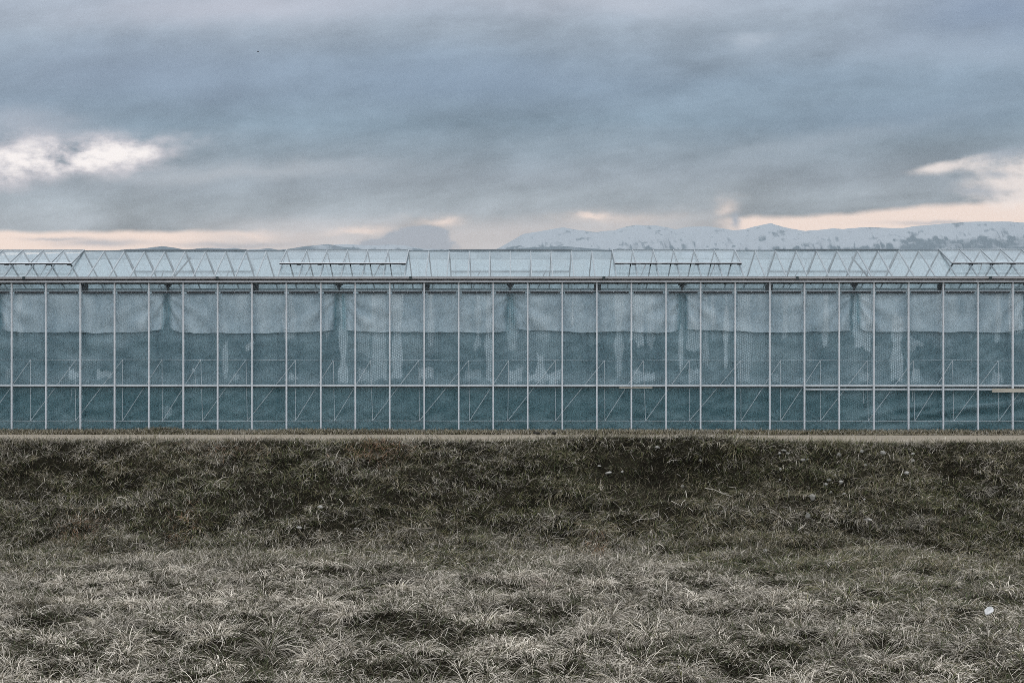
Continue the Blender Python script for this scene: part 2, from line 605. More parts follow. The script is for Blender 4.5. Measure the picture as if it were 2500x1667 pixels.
def film_mat(name, c_lo, c_hi, c_pale, alpha, trans):
    """bubble film: hexagonal bubbles, beads of condensation and painted fold highlights where the attribute says"""
    m, nt, out = new_mat(name)
    g = nt.nodes.new('ShaderNodeNewGeometry')
    sp = nt.nodes.new('ShaderNodeSeparateXYZ')
    nt.links.new(g.outputs['Position'], sp.inputs[0])
    x, z = S(nt, sp.outputs[0]), S(nt, sp.outputs[2])
    wob = noise(nt, g.outputs['Position'], 1.6, 3, .5)
    wv = (S(nt, wob.outputs[0]) - 0.5) * 0.10
    x = x + wv
    z = z + wv * 0.7
    k = 2 * math.pi / 0.050
    h = (x * k).cos() + (x * (k * .5) + z * (k * .866)).cos() + (x * (-k * .5) + z * (k * .866)).cos()
    hexd = h.step(-0.9, 1.6)
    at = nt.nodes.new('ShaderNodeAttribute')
    at.attribute_name = 'frost_foldlight'
    frost_foldlight = S(nt, at.outputs['Fac'])
    pn = combine(nt, x * 2.2, z * .8)
    n = noise(nt, pn, 1.0, 6, .6)
    base = ramp(nt, n.outputs[0], [(.34, c_lo), (.66, c_hi)])
    fine = combine(nt, x * 9.0 + z * 5.0, z * 34.0 - x * 10.0)
    nf = noise(nt, fine, 1.0, 4, .6)
    weave = S(nt, nf.outputs[0])
    wb = (weave.step(.34, .70) * 0.06 + hexd * 0.035)
    c = mixc(nt, wb, base, c_pale)
    fm = (frost_foldlight * (hexd * 0.80 + 0.34)).min(1.0)
    c = mixc(nt, fm, c, c_pale)
    b = principled(nt, c, 0.42, 0.45)
    nt.links.new(bumpn(nt, weave * 0.7 + hexd * 0.5, 0.2, 0.004), b.inputs['Normal'])
    tl = nt.nodes.new('ShaderNodeBsdfTranslucent')
    nt.links.new(c, tl.inputs[0])
    mt = nt.nodes.new('ShaderNodeMixShader')
    mt.inputs[0].default_value = trans
    nt.links.new(b.outputs[0], mt.inputs[1])
    nt.links.new(tl.outputs[0], mt.inputs[2])
    tr = nt.nodes.new('ShaderNodeBsdfTransparent')
    tr.inputs[0].default_value = (.75, .88, .90, 1)
    mx = nt.nodes.new('ShaderNodeMixShader')
    ab = nt.nodes.new('ShaderNodeAttribute')
    ab.attribute_name = 'body'
    nt.links.new((S(nt, ab.outputs['Fac']) * alpha).s, mx.inputs[0])
    nt.links.new(tr.outputs[0], mx.inputs[1])
    nt.links.new(mt.outputs[0], mx.inputs[2])
    nt.links.new(mx.outputs[0], out.inputs[0])
    return m


M['film'] = film_mat('bubble_film', (.086, .165, .200), (.172, .268, .305), (.68, .79, .85), .90, .15)
M['film_low'] = film_mat('bubble_film_lower', (.052, .135, .160), (.104, .202, .228), (.58, .72, .78), .92, .10)
M['curtain'] = film_mat('bubble_film_double', (.31, .42, .485), (.58, .685, .745), (.84, .90, .93), .94, .2)


# ------------------------------------------------------------------ ground
def ground_material():
    m, nt, out = new_mat('soil')
    g = nt.nodes.new('ShaderNodeNewGeometry')
    pos = g.outputs['Position']
    n = noise(nt, pos, 1.7, 8, .62)
    c = ramp(nt, n.outputs[0], [(.3, (.006, .0055, .004)), (.5, (.014, .0125, .009)), (.72, (.028, .025, .017))])
    b = principled(nt, c, 1.0, .0)
    n2 = noise(nt, pos, 22, 6, .65)
    nt.links.new(bumpn(nt, n2.outputs[0], .9, .05), b.inputs['Normal'])
    nt.links.new(b.outputs[0], out.inputs[0])
    return m


def graded(a, b, far, step, n=14):
    mid = np.arange(a, b + 1e-6, step)
    g = np.geomspace(step * 2, far, n)
    return np.concatenate([(a - g)[::-1], mid, b + g])


gx = graded(-22, 22, 45000, 0.10)
gy = graded(4, 39, 45000, 0.10)
GX, GY = np.meshgrid(gx, gy, indexing='ij')
gm = grid_mesh('ground', GX, GY, height(GX, GY))
g_o = link('ground', gm, ground_material(), smooth=True)
tag(g_o, 'rough dark soil of field, bank and verge under the grass', 'ground', kind='structure')


def path_material():
    m, nt, out = new_mat('gravel')
    g = nt.nodes.new('ShaderNodeNewGeometry')
    pos = g.outputs['Position']
    mp = nt.nodes.new('ShaderNodeMapping')
    mp.inputs['Scale'].default_value = (.35, 2.2, 1)
    nt.links.new(pos, mp.inputs[0])
    n = noise(nt, mp.outputs[0], 2.0, 6, .6)
    c = ramp(nt, n.outputs[0], [(.3, (.20, .172, .130)), (.55, (.29, .255, .205)), (.75, (.36, .325, .27))])
    n2 = noise(nt, pos, 60, 4, .7)
    c = mixc(nt, S(nt, n2.outputs[0]).step(.3, .7, 0, .45), c, (.14, .125, .10))
    b = principled(nt, c, .95, .15)
    nt.links.new(bumpn(nt, n2.outputs[0], .8, .02), b.inputs['Normal'])
    nt.links.new(b.outputs[0], out.inputs[0])
    return m


px_ = np.arange(-24, 24.01, 0.15)
tt = np.linspace(0, 1, 16)
PX, TT = np.meshgrid(px_, tt, indexing='ij')
y0 = 33.35 + .30 * (fbm(PX * .7, PX * 0, 31, 4) - .5)
y1 = 35.95 + .25 * (fbm(PX * .8, PX * 0 + 4, 33, 4) - .5)
PY = y0 + (y1 - y0) * TT
path = link('path', grid_mesh('path', PX, PY, height(PX, PY) + .006 + .02 * np.sin(np.pi * TT)), path_material(), smooth=True)
tag(path, 'pale gravel path running along the foot of the greenhouse', 'path', kind='structure')


# ------------------------------------------------------------------ far mountains
def mountain_material():
    m, nt, out = new_mat('snow_rock_forest')
    at = nt.nodes.new('ShaderNodeAttribute')
    at.attribute_name = 'cover'
    f = S(nt, at.outputs['Fac'])
    g = nt.nodes.new('ShaderNodeNewGeometry')
    n = noise(nt, g.outputs['Position'], .004, 8, .7)
    k = (f + (S(nt, n.outputs[0]) - .5) * .9).step(.26, .66)
    c = mixc(nt, k, (.33, .365, .40), (.095, .13, .155))
    b = principled(nt, c, .9, .1)
    nt.links.new(b.outputs[0], out.inputs[0])
    return m


MMAT = mountain_material()


def mountain(name, prof, dist, depth, forest, seed, label):
    us = np.array([p[0] for p in prof], float)
    vs = np.array([p[1] for p in prof], float)
    U = np.arange(us[0], us[-1] + 1, 4.0)
    V = np.interp(U, us, vs)
    V = V + 3.0 * (fbm(U / 26.0, U * 0, seed, 4, .6) - .5)
    rows = np.linspace(0, 1, 46)
    dist_u = dist * (1 + .06 * (fbm(U / 260.0, U * 0 + 2, seed + 3, 3) - .5))
    H = (V0 - V) / F * dist_u + CZ
    X = np.zeros((len(U), len(rows)))
    Y, Z, Cv = X.copy(), X.copy(), X.copy()
    a = (U - 1246.0) / F
    for j, t in enumerate(rows):
        d = dist_u - depth * t
        X[:, j] = a * d
        Y[:, j] = d
        rn = fbm(U / 60.0 + t * 1.5, t * 5 + U * 0, seed + 7, 5, .55)
        rg = 1 - np.abs(2 * fbm(U / 90.0, t * 3 + U * 0, seed + 11, 4) - 1)
        z = H * ((1 - t) ** 1.15) * (1 - .35 * np.sin(math.pi * t) * (rn - .2)) + H * .22 * np.sin(math.pi * min(1, t * 1.0)) * (rg - .7)
        lim = H * (d / dist_u) * (1 - .9 * t * .3) - 3
        Z[:, j] = H if j == 0 else np.minimum(z, lim) * (1 - sstep(np.array(t), .9, 1.0)) - 4 * (t > .97)
        Cv[:, j] = forest(U, V0 - Z[:, j] / d * F, t, rn, rg)
    me = grid_mesh(name, X, Y, Z)
    set_attr(me, 'cover', Cv)
    o = link(name, me, MMAT, smooth=True)
    tag(o, label, 'mountains', kind='structure')
    return o


def z6(pts): return [(1600 + .3827 * x, 500 + .3827 * y) for x, y in pts]
def z5(pts): return [(800 + .3827 * x, 500 + .3827 * y) for x, y in pts]
def z7(pts): return [(.3401 * x, 540 + .3401 * y) for x, y in pts]


snow_prof = ([(-400, 640), (700, 612)] + z5([(0, 257), (100, 250), (270, 258), (400, 252), (500, 262), (620, 282), (900, 290), (1080, 283), (1200, 215), (1250, 185), (1350, 168),
             (1500, 147), (1600, 163), (1720, 175), (1830, 165), (1900, 140), (1970, 130), (2060, 132)])
             + z6([(0, 132), (60, 142), (130, 157), (200, 143), (330, 140), (400, 148), (500, 163), (560, 160), (640, 138), (735, 118), (800, 140),
                   (870, 155), (950, 167), (1060, 160), (1130, 152), (1200, 158), (1300, 146), (1420, 150), (1570, 150), (1640, 140), (1800, 125),
                   (2000, 113), (2200, 110), (2352, 118)]) + [(2700, 560), (3000, 590)])


def snow_cover(U, V, t, rn, rg):
    right = sstep(U, 2080, 2260)
    low = sstep(V, 592, 612) * .35
    belt = np.exp(-((V - 592) / 14.0) ** 2) * right * .42
    fleck = sstep(fbm(U / 20.0 + V / 9.0, V / 6.0, 51, 5, .62), .48, .68) * .46
    return .02 + low + belt + fleck + right * .06


mountain('mountains', snow_prof, 21000, 6500, snow_cover, 40, 'hazy snow covered mountain range rising behind the greenhouse')
hill_prof = [(-600, 640)] + z7([(700, 222), (800, 212), (900, 200), (1030, 195), (1100, 183), (1150, 180), (1250, 188), (1330, 203), (1450, 190), (1520, 192),
                                (1600, 197), (1680, 193), (1760, 207), (1850, 200), (1920, 195), (2000, 205), (2100, 195), (2200, 178), (2352, 165)]) + \
    z5([(60, 262), (140, 275), (260, 288), (420, 300)]) + [(1150, 620)]
mountain('hills', hill_prof, 20000, 4000, lambda U, V, t, rn, rg: .56 + .5 * (rn - .5) * 1.2 + U * 0, 60, 'dark forested hills on the horizon behind the left half of the roof')
fore_prof = [(1160, 640)] + z5([(960, 300), (1130, 284), (1300, 274), (1400, 270), (1540, 265), (1640, 277), (1760, 287), (2000, 300)]) + [(1750, 640)]
mountain('foothills', fore_prof, 18500, 3000, lambda U, V, t, rn, rg: .62 + .4 * (rn - .5) + U * 0, 80, 'low wooded foothills just above the greenhouse ridge')


# ------------------------------------------------------------------ greenhouse
WY = 38.0                        # plane of the wall panes
EY, ZE, RY, ZR = 38.24, 3.383, 40.24, 4.258   # eave and ridge of the first span
X0, X1 = -20.0, 20.0
GH = empty('greenhouse', (0, 40, 0))
tag(GH, 'long glass greenhouse with pale frame and bubble film lining behind the gravel path', 'greenhouse')
OFF = Vector((0, -40, 0))


def part(mb, name, mat, parent=None, smooth=False):
    o = mb.build(name, mat, parent or GH, OFF if parent is None else (0, 0, 0), smooth)
    return o


def zv(v, Y=WY):
    return CZ + (V0 - v) / F * Y


def ux(u, Y=WY):
    return float(at_y(u, V0, Y)[0])


# glazing bars of the wall
bars = [0.404 + 0.8 * k for k in range(-25, 25)]
me = MB().box(-.017, .017, 37.955, 38.02, -.25, 3.392).box(-.006, .006, 37.945, 37.955, -.25, 3.392).mesh('glazing_bar')
bar_me = None
for i, x in enumerate(bars):
    if bar_me is None:
        o = link('glazing_bar', me, M['bar_white'], GH, OFF + Vector((x, 0, 0)))
        bar_me = o
    else:
        c = bar_me.copy()
        c.location = OFF + Vector((x, 0, 0))
        COL.objects.link(c)
# wall panes
pm = MB()
pm.add([(.0185, WY, -.2), (.7815, WY, -.2), (.7815, WY, 3.362), (.0185, WY, 3.362)], [(0, 1, 2, 3)])
pane_me = pm.mesh('wall_pane')
first = link('wall_pane', pane_me, M['wall_glass'], GH, OFF + Vector((bars[0], 0, 0)))
for x in bars[1:-1]:
    c = first.copy()
    c.location = OFF + Vector((x, 0, 0))
    COL.objects.link(c)

# gutter in lengths with joints, eave profile under it
joints = [ux(59.0 + 471.7 * k, 37.85) for k in range(-4, 10)]
for a, b in zip(joints[:-1], joints[1:]):
    mb = MB()
    mb.box(a, b, 37.83, 37.86, 3.480, 3.512)
    mb.box(a, b, 37.82, 37.87, 3.512, 3.527, 1)
    mb.box(a, b, 37.86, 38.22, 3.470, 3.484)
    mb.box(a, b, 38.19, 38.22, 3.484, 3.53)
    g = part(mb, 'gutter', [M['gutter'], M['alu_dull']])
    jb = MB().box(b - .03, b + .03, 37.805, 37.825, 3.462, 3.53)
    jo = jb.build('gutter_joint', M['dark_steel'], g, (0, 0, 0))
part(MB().box(X0, X1, 37.93, 38.18, 3.446, 3.474), 'gutter_shade_strip', M['black'])  # black strip standing in for the shade under the gutter
mb = MB()
mb.box(X0, X1, 37.90, 38.10, 3.424, 3.446).box(X0, X1, 37.912, 38.08, 3.416, 3.424, 1).box(X0, X1, 37.90, 38.06, 3.394, 3.416)
part(mb, 'eave_beam', [M['alu'], M['alu_dull']])
part(MB().box(X0, X1, 37.985, 38.06, 3.362, 3.394), 'eave_dark_strip', M['dark_steel'])  # dark strip between the eave beam and the top of the panes

# clamp rails with screws under the clear top lights
screw_me = MB().tube([(0, 38.001, 0), (0, 38.007, 0)], .0065, 8).mesh('screw')
screw_me.materials.append(M['screw'])
for i, x in enumerate(bars[:-1]):
    rr = random.Random(i)
    a = x + .06 + rr.uniform(-.006, .010)
    b = x + .74 + rr.uniform(-.012, .006)
    mb = MB().box(a, b, 38.006, 38.030, 3.144, 3.190)
    cl = part(mb, 'clamp_rail', M['black'])
    for k in range(3):
        if rr.random() < .8:
            so_ = bpy.data.objects.new('screw', screw_me)
            so_.location = (a + (b - a) * (.08 + .42 * k) + rr.uniform(-.02, .02), 0, 3.170 + rr.uniform(-.004, .004))
            COL.objects.link(so_)
            so_.parent = cl
part(MB().box(X0, X1, 38.034, 38.052, 3.192, 3.204), 'film_rail', M['alu'])

# film rail at sill height: pale profile, dark groove, lower pale edge at the right
mb = MB()
mb.box(X0, X1, 38.022, 38.062, .985, 1.030).box(X0, X1, 38.040, 38.062, .955, .985, 1)
part(mb, 'sill_rail', [M['bar_white'], M['dark_steel']])
part(MB().box(ux(1965), X1, 38.028, 38.062, .906, .938), 'lower_sill_rail', M['bar_white'])
xa = ux(700)

# --- condensation patches, given in the photo's pixels of the wall
FP = []
for o_, lst in ((0, [(30, 430, 55, 660), (130, 430, 160, 760), (500, 960, 600, 1110), (580, 1150, 620, 1310), (730, 960, 840, 1110), (640, 1010, 665, 1110),
                     (960, 1040, 1015, 1110), (1220, 500, 1245, 700), (1700, 740, 1730, 1110), (1870, 740, 1930, 900), (1790, 1000, 1810, 1110),
                     (1240, 1250, 1300, 1400), (1460, 960, 1560, 1050), (20, 980, 60, 1100)]),
                (620, [(650, 430, 705, 1120), (780, 560, 890, 920), (890, 430, 1015, 1120), (1050, 430, 1135, 1100), (220, 430, 310, 790), (255, 1000, 330, 1120),
                       (540, 430, 565, 790), (1330, 430, 1375, 860), (1260, 960, 1370, 1100), (1690, 430, 1735, 850), (1770, 430, 1830, 1120),
                       (1610, 960, 1740, 1110), (800, 960, 900, 1120), (80, 960, 100, 1060)]),
                (1240, [(0, 430, 70, 860), (0, 960, 115, 1120), (200, 560, 335, 830), (215, 830, 285, 1120), (170, 960, 400, 1120), (820, 430, 885, 1120),
                        (940, 430, 1040, 820), (1065, 430, 1125, 840), (960, 960, 1130, 1120), (1320, 490, 1340, 1120), (1380, 430, 1475, 870),
                        (1390, 950, 1480, 1120), (1500, 430, 1540, 1000), (1560, 430, 1580, 800), (1660, 430, 1690, 1030), (1755, 430, 1870, 1120), (490, 430, 500, 900)]),
                (1860, [(160, 430, 210, 790), (470, 430, 520, 840), (720, 430, 850, 870), (740, 960, 850, 1120), (1000, 560, 1090, 1110), (1130, 720, 1245, 860),
                        (1150, 950, 1235, 1110), (1610, 730, 1630, 1110), (1800, 430, 1840, 780), (1900, 430, 2007, 740), (80, 1000, 150, 1110), (1780, 980, 1860, 1110)])):
    for x0_, y0_, x1_, y1_ in lst:
        FP.append((ux(o_ + .3189 * x0_), zv(580 + .3189 * y1_), ux(o_ + .3189 * x1_), zv(580 + .3189 * y0_)))
rr = random.Random(4)
for k in range(16):        # beyond the frame on both sides
    for s in (-1, 1):
        x = s * (12.2 + rr.random() * 7.5)
        z1_ = rr.choice((3.1, 3.1, 1.6))
        FP.append((x, max(1.03, z1_ - rr.uniform(.5, 2.0)), x + rr.uniform(.1, .4), z1_))


def frost_at(X, Z):
    f = np.zeros_like(X)
    for i, (a, z0, b, z1) in enumerate(FP):
        w = .5 * (b - a)
        col = np.floor(X / .05)
        jag = .22 * (vnoise(col * .31, col * 0, 100 + i) - .35) + .10 * (vnoise(col * 1.7, col * 0, 140 + i) - .5)
        tj = 0 if z1 > 2.9 else .22 * vnoise(col * .23, col * 0, 180 + i) + .12 * vnoise(col * 1.3, col * 0, 210 + i)
        e = .11 * (fbm(Z * 3 + 0 * X, X * 0 + i, 7, 2) - .5)
        m = sstep(X, a - .012 + e, a + .02 + e) * sstep(X, b + .012 - e, b - .02 - e) * sstep(Z, z0 + jag - .02, z0 + jag + .05) * sstep(Z, z1 + .03 - tj, z1 - .03 - tj)
        f = np.maximum(f, m * (.55 + .45 * ((i * 7) % 5) / 4))
    f = f * (.6 + .6 * fbm(X * 5, Z * 1.2, 3, 3))
    # faint misting along the bottom of the upper sheet and beside the columns
    f = np.maximum(f, .28 * sstep(Z, 1.42, 1.05) * sstep(Z, .98, 1.04) * fbm(X * 2, Z * 3, 71, 3) * 1.6)
    # broad cloudy misting
    f = np.maximum(f, .34 * sstep(fbm(X * .75, Z * 1.0, 73, 4), .46, .72) * (.5 + .5 * vnoise(np.floor(X / .05) * .7, Z * .4, 74)))
    return np.clip(f, 0, 1)


def wrinkle(X, Z, s):
    a = .009 * np.sin((X * 1.2 + Z * 6.0 + 5 * fbm(X * .6, Z * .6, s, 3)) * 2.2) * fbm(X * .7, Z * .9, s + 5, 2) * 1.6
    b = .0040 * np.sin((Z * 21 - X * 9 + 8 * fbm(X * .8, Z, s + 2, 2))) * fbm(X * 1.3, Z * 1.3, s + 9, 2) * 1.6
    c = .030 * (fbm(X * .8, Z * .9, s + 14, 3) - .5)
    return a + b + c


def film(name, xs, zs, yb, mat, fn, fscale=1.0, bottom=None, pinch=None):
    X, Zt = np.meshgrid(xs, zs, indexing='ij')
    if bottom is not None:
        bz = bottom(X)
        Z = bz + (Zt - zs[0]) / (zs[-1] - zs[0]) * (zs[-1] - bz)
    else:
        Z = Zt
    Yd = yb + fn(X, Z)
    if pinch:
        pa, pb, pk = pinch
        t = (X - pa) / (pb - pa)
        side = sstep(t, -.001, .02 + .5 * pk) * sstep(1 - t, -.001, .018 + .5 * pk)
        X = X + .3 * pk * np.clip(3.15 - Z, 0, 2) * 4 * (np.exp(-t / .08) - np.exp(-(1 - t) / .07)) * .5 * (.6 + .8 * fbm(Z * 2, X * 0 + pa, 5, 2))
    me = grid_mesh(name, X, Yd, Z)
    fold_light = np.clip((yb - Yd) / .04, 0, 1) ** 1.5      # fold highlights painted paler where the film bulges outward
    set_attr(me, 'frost_foldlight', np.clip(frost_at(X, Z) * fscale + .26 * fold_light, 0, 1))
    ed = np.ones_like(X)
    if pinch:
        ed = np.clip(side + .5 * (fbm(X * 6, Z * 2.5, 77, 3) - .5) * (side < .98), 0, 1)
    set_attr(me, 'body', ed)
    o = link(name, me, mat, GH, OFF, smooth=True)
    return o


def pull_stars(X, Z, lst, amp, r=.25):
    d = 0
    for (x, z) in lst:
        q = np.hypot(X - x, (Z - z) * 1.2)
        ang = np.arctan2(Z - z, X - x)
        d = d + amp * np.exp(-q / r) * (1 + .5 * np.sin(ang * 9 + x * 7))
    return d


# knots of the support strings, in photo pixels
topn = [(-110, 935), (222, 935), (572, 935), (930, 935), (1232, 935), (1530, 935), (1877, 935)]
botn = [(-110, 1405), (222, 1405), (567, 1405), (928, 1405), (1235, 1407), (1543, 1405), (1887, 1407)]
T_, B_ = [], []
for lst, O in ((topn, T_), (botn, B_)):
    O += [(ux(.3189 * x), zv(580 + .3189 * y)) for x, y in lst]
for o_, a, b in ((620, (313, 603, 890, 1260, 1643, 1950), (313, 613, 905, 1265, 1650, 1943)),
                 (1240, (365, 742, 1040, 1393, 1788), (365, 745, 1057, 1393, 1790)),
                 (1860, (150, 455, 815, 1170, 1470, 1822, 2165), (150, 455, 823, 1180, 1480, 1825, 2170))):
    T_ += [(ux(o_ + .3189 * x), zv(580 + .3189 * 940)) for x in a]
    B_ += [(ux(o_ + .3189 * x), zv(580 + .3189 * 1403)) for x in b]
xl, xr = T_[0][0], T_[-1][0]
for k in range(1, 8):
    T_.insert(0, (xl - 1.06 * k, T_[0][1])); B_.insert(0, (xl - 1.06 * k, B_[0][1]))
    T_.append((xr + 1.08 * k, T_[-1][1])); B_.append((xr + 1.08 * k, B_[-1][1]))

xs = np.arange(X0, X1 + .001, .02)
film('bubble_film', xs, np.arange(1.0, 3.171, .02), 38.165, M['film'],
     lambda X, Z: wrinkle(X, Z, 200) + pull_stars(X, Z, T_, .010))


def low_folds(X, Z):
    w = wrinkle(X, Z, 240) + pull_stars(X, Z, B_, .018, .3)
    # big slack folds at the right end
    k = sstep(X, 7.4, 8.8) * .046
    ph = (Z - .42 - .42 * (X - 8.7) / 3.2 - .10 * np.sin((X - 8) * 1.3)) / .16
    f1 = np.exp(-ph ** 2) * (ph * 1.0)
    ph2 = (Z - .12 - .30 * (X - 9.6) / 3.0) / .12
    f2 = np.exp(-ph2 ** 2) * ph2 * .8
    ph3 = (Z - .62 - .34 * (X - 11) / 2.0) / .10
    return w + k * (f1 + f2 + .6 * np.exp(-ph3 ** 2) * ph3) * 1.6


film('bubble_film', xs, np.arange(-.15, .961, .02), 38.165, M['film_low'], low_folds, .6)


# upper double film, one swag per 4 m bay between the brackets
def swag(k):
    xa, xb = 4.0 * k + (.00, .06, .02, .08)[k % 4], 4.0 * k + (3.99, 3.93, 3.98, 3.96, 4.0)[k % 5]
    rs = np.random.default_rng(50 + k)
    lo = 2.235 + rs.uniform(-.03, .03)
    la, lb = rs.uniform(.01, .15, 2)
    rs2 = rs.random(3)

    def bottom(X):
        t = (X - xa) / (xb - xa)
        edge = la * np.exp(-t / (.05 + .05 * rs2[0])) + lb * np.exp(-(1 - t) / (.05 + .05 * rs2[1]))
        cut = .8 * np.exp(-t / .015) * (rs2[2] > .6)
        return lo + edge + cut * .25 + .11 * (fbm(X * 1.1, X * 0, 300 + k, 3) - .5) + .012 * (vnoise(X * 9, X * 0, 4) - .5)

    def fold(X, Z):
        t = (X - xa) / (xb - xa)
        tl, tr = t, 1 - t
        dz = 3.15 - Z
        # folds radiate from the top corners and sag across the bay
        al = np.arctan2(dz, (X - xa) + .12)
        ar = np.arctan2(dz, (xb - X) + .12)
        f = .034 * np.sin(al * 13 + 1.5 * k + 3 * fbm(X, Z, 310 + k, 2)) * np.exp(-tl / .28) * np.clip(dz * 2, 0, 1)
        f = f + .034 * np.sin(ar * 12 + 2.1 * k + 3 * fbm(X, Z, 330 + k, 2)) * np.exp(-tr / .28) * np.clip(dz * 2, 0, 1)
        f = f + .014 * np.sin((Z * 5 + 2.6 * (t - .5) ** 2 * 8 + 3 * fbm(X * .9, Z, 350 + k, 2))) + .035 * (fbm(X * 1.4, Z * 1.2, 370 + k, 3) - .5)
        return np.maximum(f + wrinkle(X, Z, 400 + k) * .6, -.052)
    pin = (.075, .012, .045, .03, .06)[k % 5]
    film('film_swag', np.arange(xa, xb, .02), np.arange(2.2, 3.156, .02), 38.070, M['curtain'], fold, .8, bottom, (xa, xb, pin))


for k in range(-5, 5):
    swag(k)

# support strings
YS = 38.118
for i in range(len(T_)):
    if i >= 5 and i < len(T_) - 5 or True:
        part(MB().tube([(T_[i][0], YS, T_[i][1]), (B_[i][0], YS, B_[i][1])], .0046, 5), 'support_string', M['string'])
    if i + 1 < len(T_):
        part(MB().tube([(B_[i][0], YS, B_[i][1]), (T_[i + 1][0], YS, T_[i + 1][1])], .0052, 5), 'support_string', M['string'])
part(MB().tube([(x, YS, z + .006 * math.sin(x * 2)) for x, z in T_], .0034, 5), 'tie_line', M['string'])
part(MB().tube([(x, YS, z + .004 * math.sin(x * 3)) for x, z in B_], .0046, 5), 'tie_line', M['string'])
for (x, z) in ((ux(170), zv(980)), (ux(474), zv(950)), (ux(2110), zv(985)), (ux(2230), zv(980))):
    part(MB().tube([(x, YS - .004, z), (x + .01, YS - .004, z + .16), (x, YS - .004, z + .34)], .003, 5), 'loose_string', M['string'])

# columns with hanger brackets inside the wall
for k in range(-5, 6):
    x = 2.0 + 4 * k
    for row, yy in enumerate((38.30, 42.30, 46.30)):
        if row and abs(x) > 15:
            continue
        mb = MB().box(x - .04, x + .04, yy, yy + .08, -.1, 3.36)
        if row == 0:
            mb.box(x - .05, x + .11, yy - .06, yy, 3.20, 3.36).box(x + .02, x + .085, yy - .08, yy - .06, 3.215, 3.36)
            mb.box(x + .085, x + .12, yy - .08, yy - .06, 3.30, 3.36)
        part(mb, 'column', M['dark_steel'])
for k in range(-4, 5):
    x = 4.0 * k
    mb = MB()
    mb.box(x - .085, x + .085, 38.20, 38.24, 3.335, 3.365)
    mb.box(x - .055, x + .055, 38.20, 38.24, 3.295, 3.335)
    mb.box(x - .030, x + .030, 38.19, 38.23, 3.255, 3.295).box(x - .018, x + .018, 38.19, 38.23, 3.205, 3.255)
    br = part(mb, 'hanger_bracket', M['dark_steel'])
    b2 = MB().beam((x - .05, 38.3, 3.29), (x - .36, 38.9, 3.345), .02, .02).beam((x + .05, 38.3, 3.29), (x + .36, 38.9, 3.345), .02, .02)
    b2.build('brace', M['alu'], br, (0, 0, 0))
for yy, zz, r_ in ((38.62, 3.265, .020), (41.9, 3.22, .025), (45.9, 3.2, .025)):
    part(MB().tube([(X0, yy, zz), (X1, yy, zz)], r_, 8), 'heating_pipe', M['dark_steel'])
M['top_film'] = glass_mat('top_light_film', (.80, .88, .90), 0.60, (.40, .50, .53), 0.3)
part(MB().add([(X0, 38.275, 3.17), (X1, 38.275, 3.17), (X1, 38.275, 3.39), (X0, 38.275, 3.39)], [(0, 1, 2, 3)]), 'top_light_film', M['top_film'])
# inner gutters between the spans, back wall, floor
for yy in (42.24, 46.24):
    part(MB().box(X0, X1, yy - .11, yy + .11, 3.30, 3.375), 'valley_gutter', M['alu_dull'])
part(MB().box(X0, X1, 50.10, 50.38, 3.30, 3.40), 'rear_gutter', M['alu_dull'])
part(MB().add([(X0, 50.24, -.1), (X1, 50.24, -.1), (X1, 50.24, 3.3), (X0, 50.24, 3.3)], [(0, 1, 2, 3)]), 'rear_wall', M['back_glass'])
part(MB().box(X0, X1, 38.45, 50.1, -.3, .01), 'greenhouse_floor', M['inner_ground'])
for s, xx in ((-1, X0), (1, X1)):
    part(MB().add([(xx, 38.1, -.1), (xx, 50.24, -.1), (xx, 50.24, 3.35)] + [(xx, 48.24, ZR), (xx, 46.24, ZE), (xx, 44.24, ZR), (xx, 42.24, ZE), (xx, 40.24, ZR), (xx, 38.24, ZE)],
                  [tuple(range(9))]), 'gable_wall', M['back_glass'])

# --- roofs -----------------------------------------------------------
SL = (ZR - ZE) / 2.0
nrm = Vector((0, -SL, 1)).normalized()


def slope_pt(span, side, t):
    """t = 0 at the ridge, 1 at the eave; side -1 front, +1 back"""
    ry = RY + 4 * span
    return ry + side * 2.0 * t, ZR - (ZR - ZE) * t


def rafter_mb(x, span, side, t0=.012, t1=1.0, w=.027, h=.036):
    ya, za = slope_pt(span, side, t0)
    yb, zb = slope_pt(span, side, t1)
    n = Vector((0, side * SL, 1)).normalized()
    return MB().beam((x, ya, za - .012), (x, yb, zb - .012), w, h, n)


rest_raft, rest_pane = MB(), MB()
pane_w = .5


def pane_verts(x, span, side, t0, t1, lift=.0):
    ya, za = slope_pt(span, side, t0)
    yb, zb = slope_pt(span, side, t1)
    return [(x + .012, yb, zb + lift), (x + .488, yb, zb + lift), (x + .488, ya, za + lift), (x + .012, ya, za + lift)]


def in_front_vent(xm):
    q = (xm - 2.5) % 8.0
    return q < 3.0


def in_back_vent(xm):
    q = (xm + 1.5) % 8.0
    return q < 3.0


ks = [k * .5 for k in range(-40, 41)]
rd = random.Random(9)
for x in ks:
    for span in range(3):
        for side in (-1, 1):
            seen = span == 0 and -12.3 <= x <= 12.3
            mb = rafter_mb(x, span, side)
            if seen:
                part(mb, 'rafter', M['roof_bar'])
            else:
                rest_raft.add(mb.v, mb.f)
            if x == ks[-1]:
                continue
            xm = x + .25
            vent = (side == -1 and in_front_vent(xm)) or (side == 1 and in_back_vent(xm))
            vs = pane_verts(x, span, side, .5 if vent else .01, .99, .006 + rd.uniform(-.001, .001))
            if vent and not (span == 0):
                vs = pane_verts(x, span, side, .01, .99, .006)
            if seen:
                part(MB().add(vs, [(0, 1, 2, 3)]), 'roof_pane', M['roof_glass'])
            else:
                rest_pane.add(vs, [(0, 1, 2, 3)])
o = part(rest_raft, 'rear_rafters', M['roof_bar']); o['kind'] = 'stuff'
o = part(rest_pane, 'rear_roof_panes', M['roof_glass_rear']); o['kind'] = 'stuff'
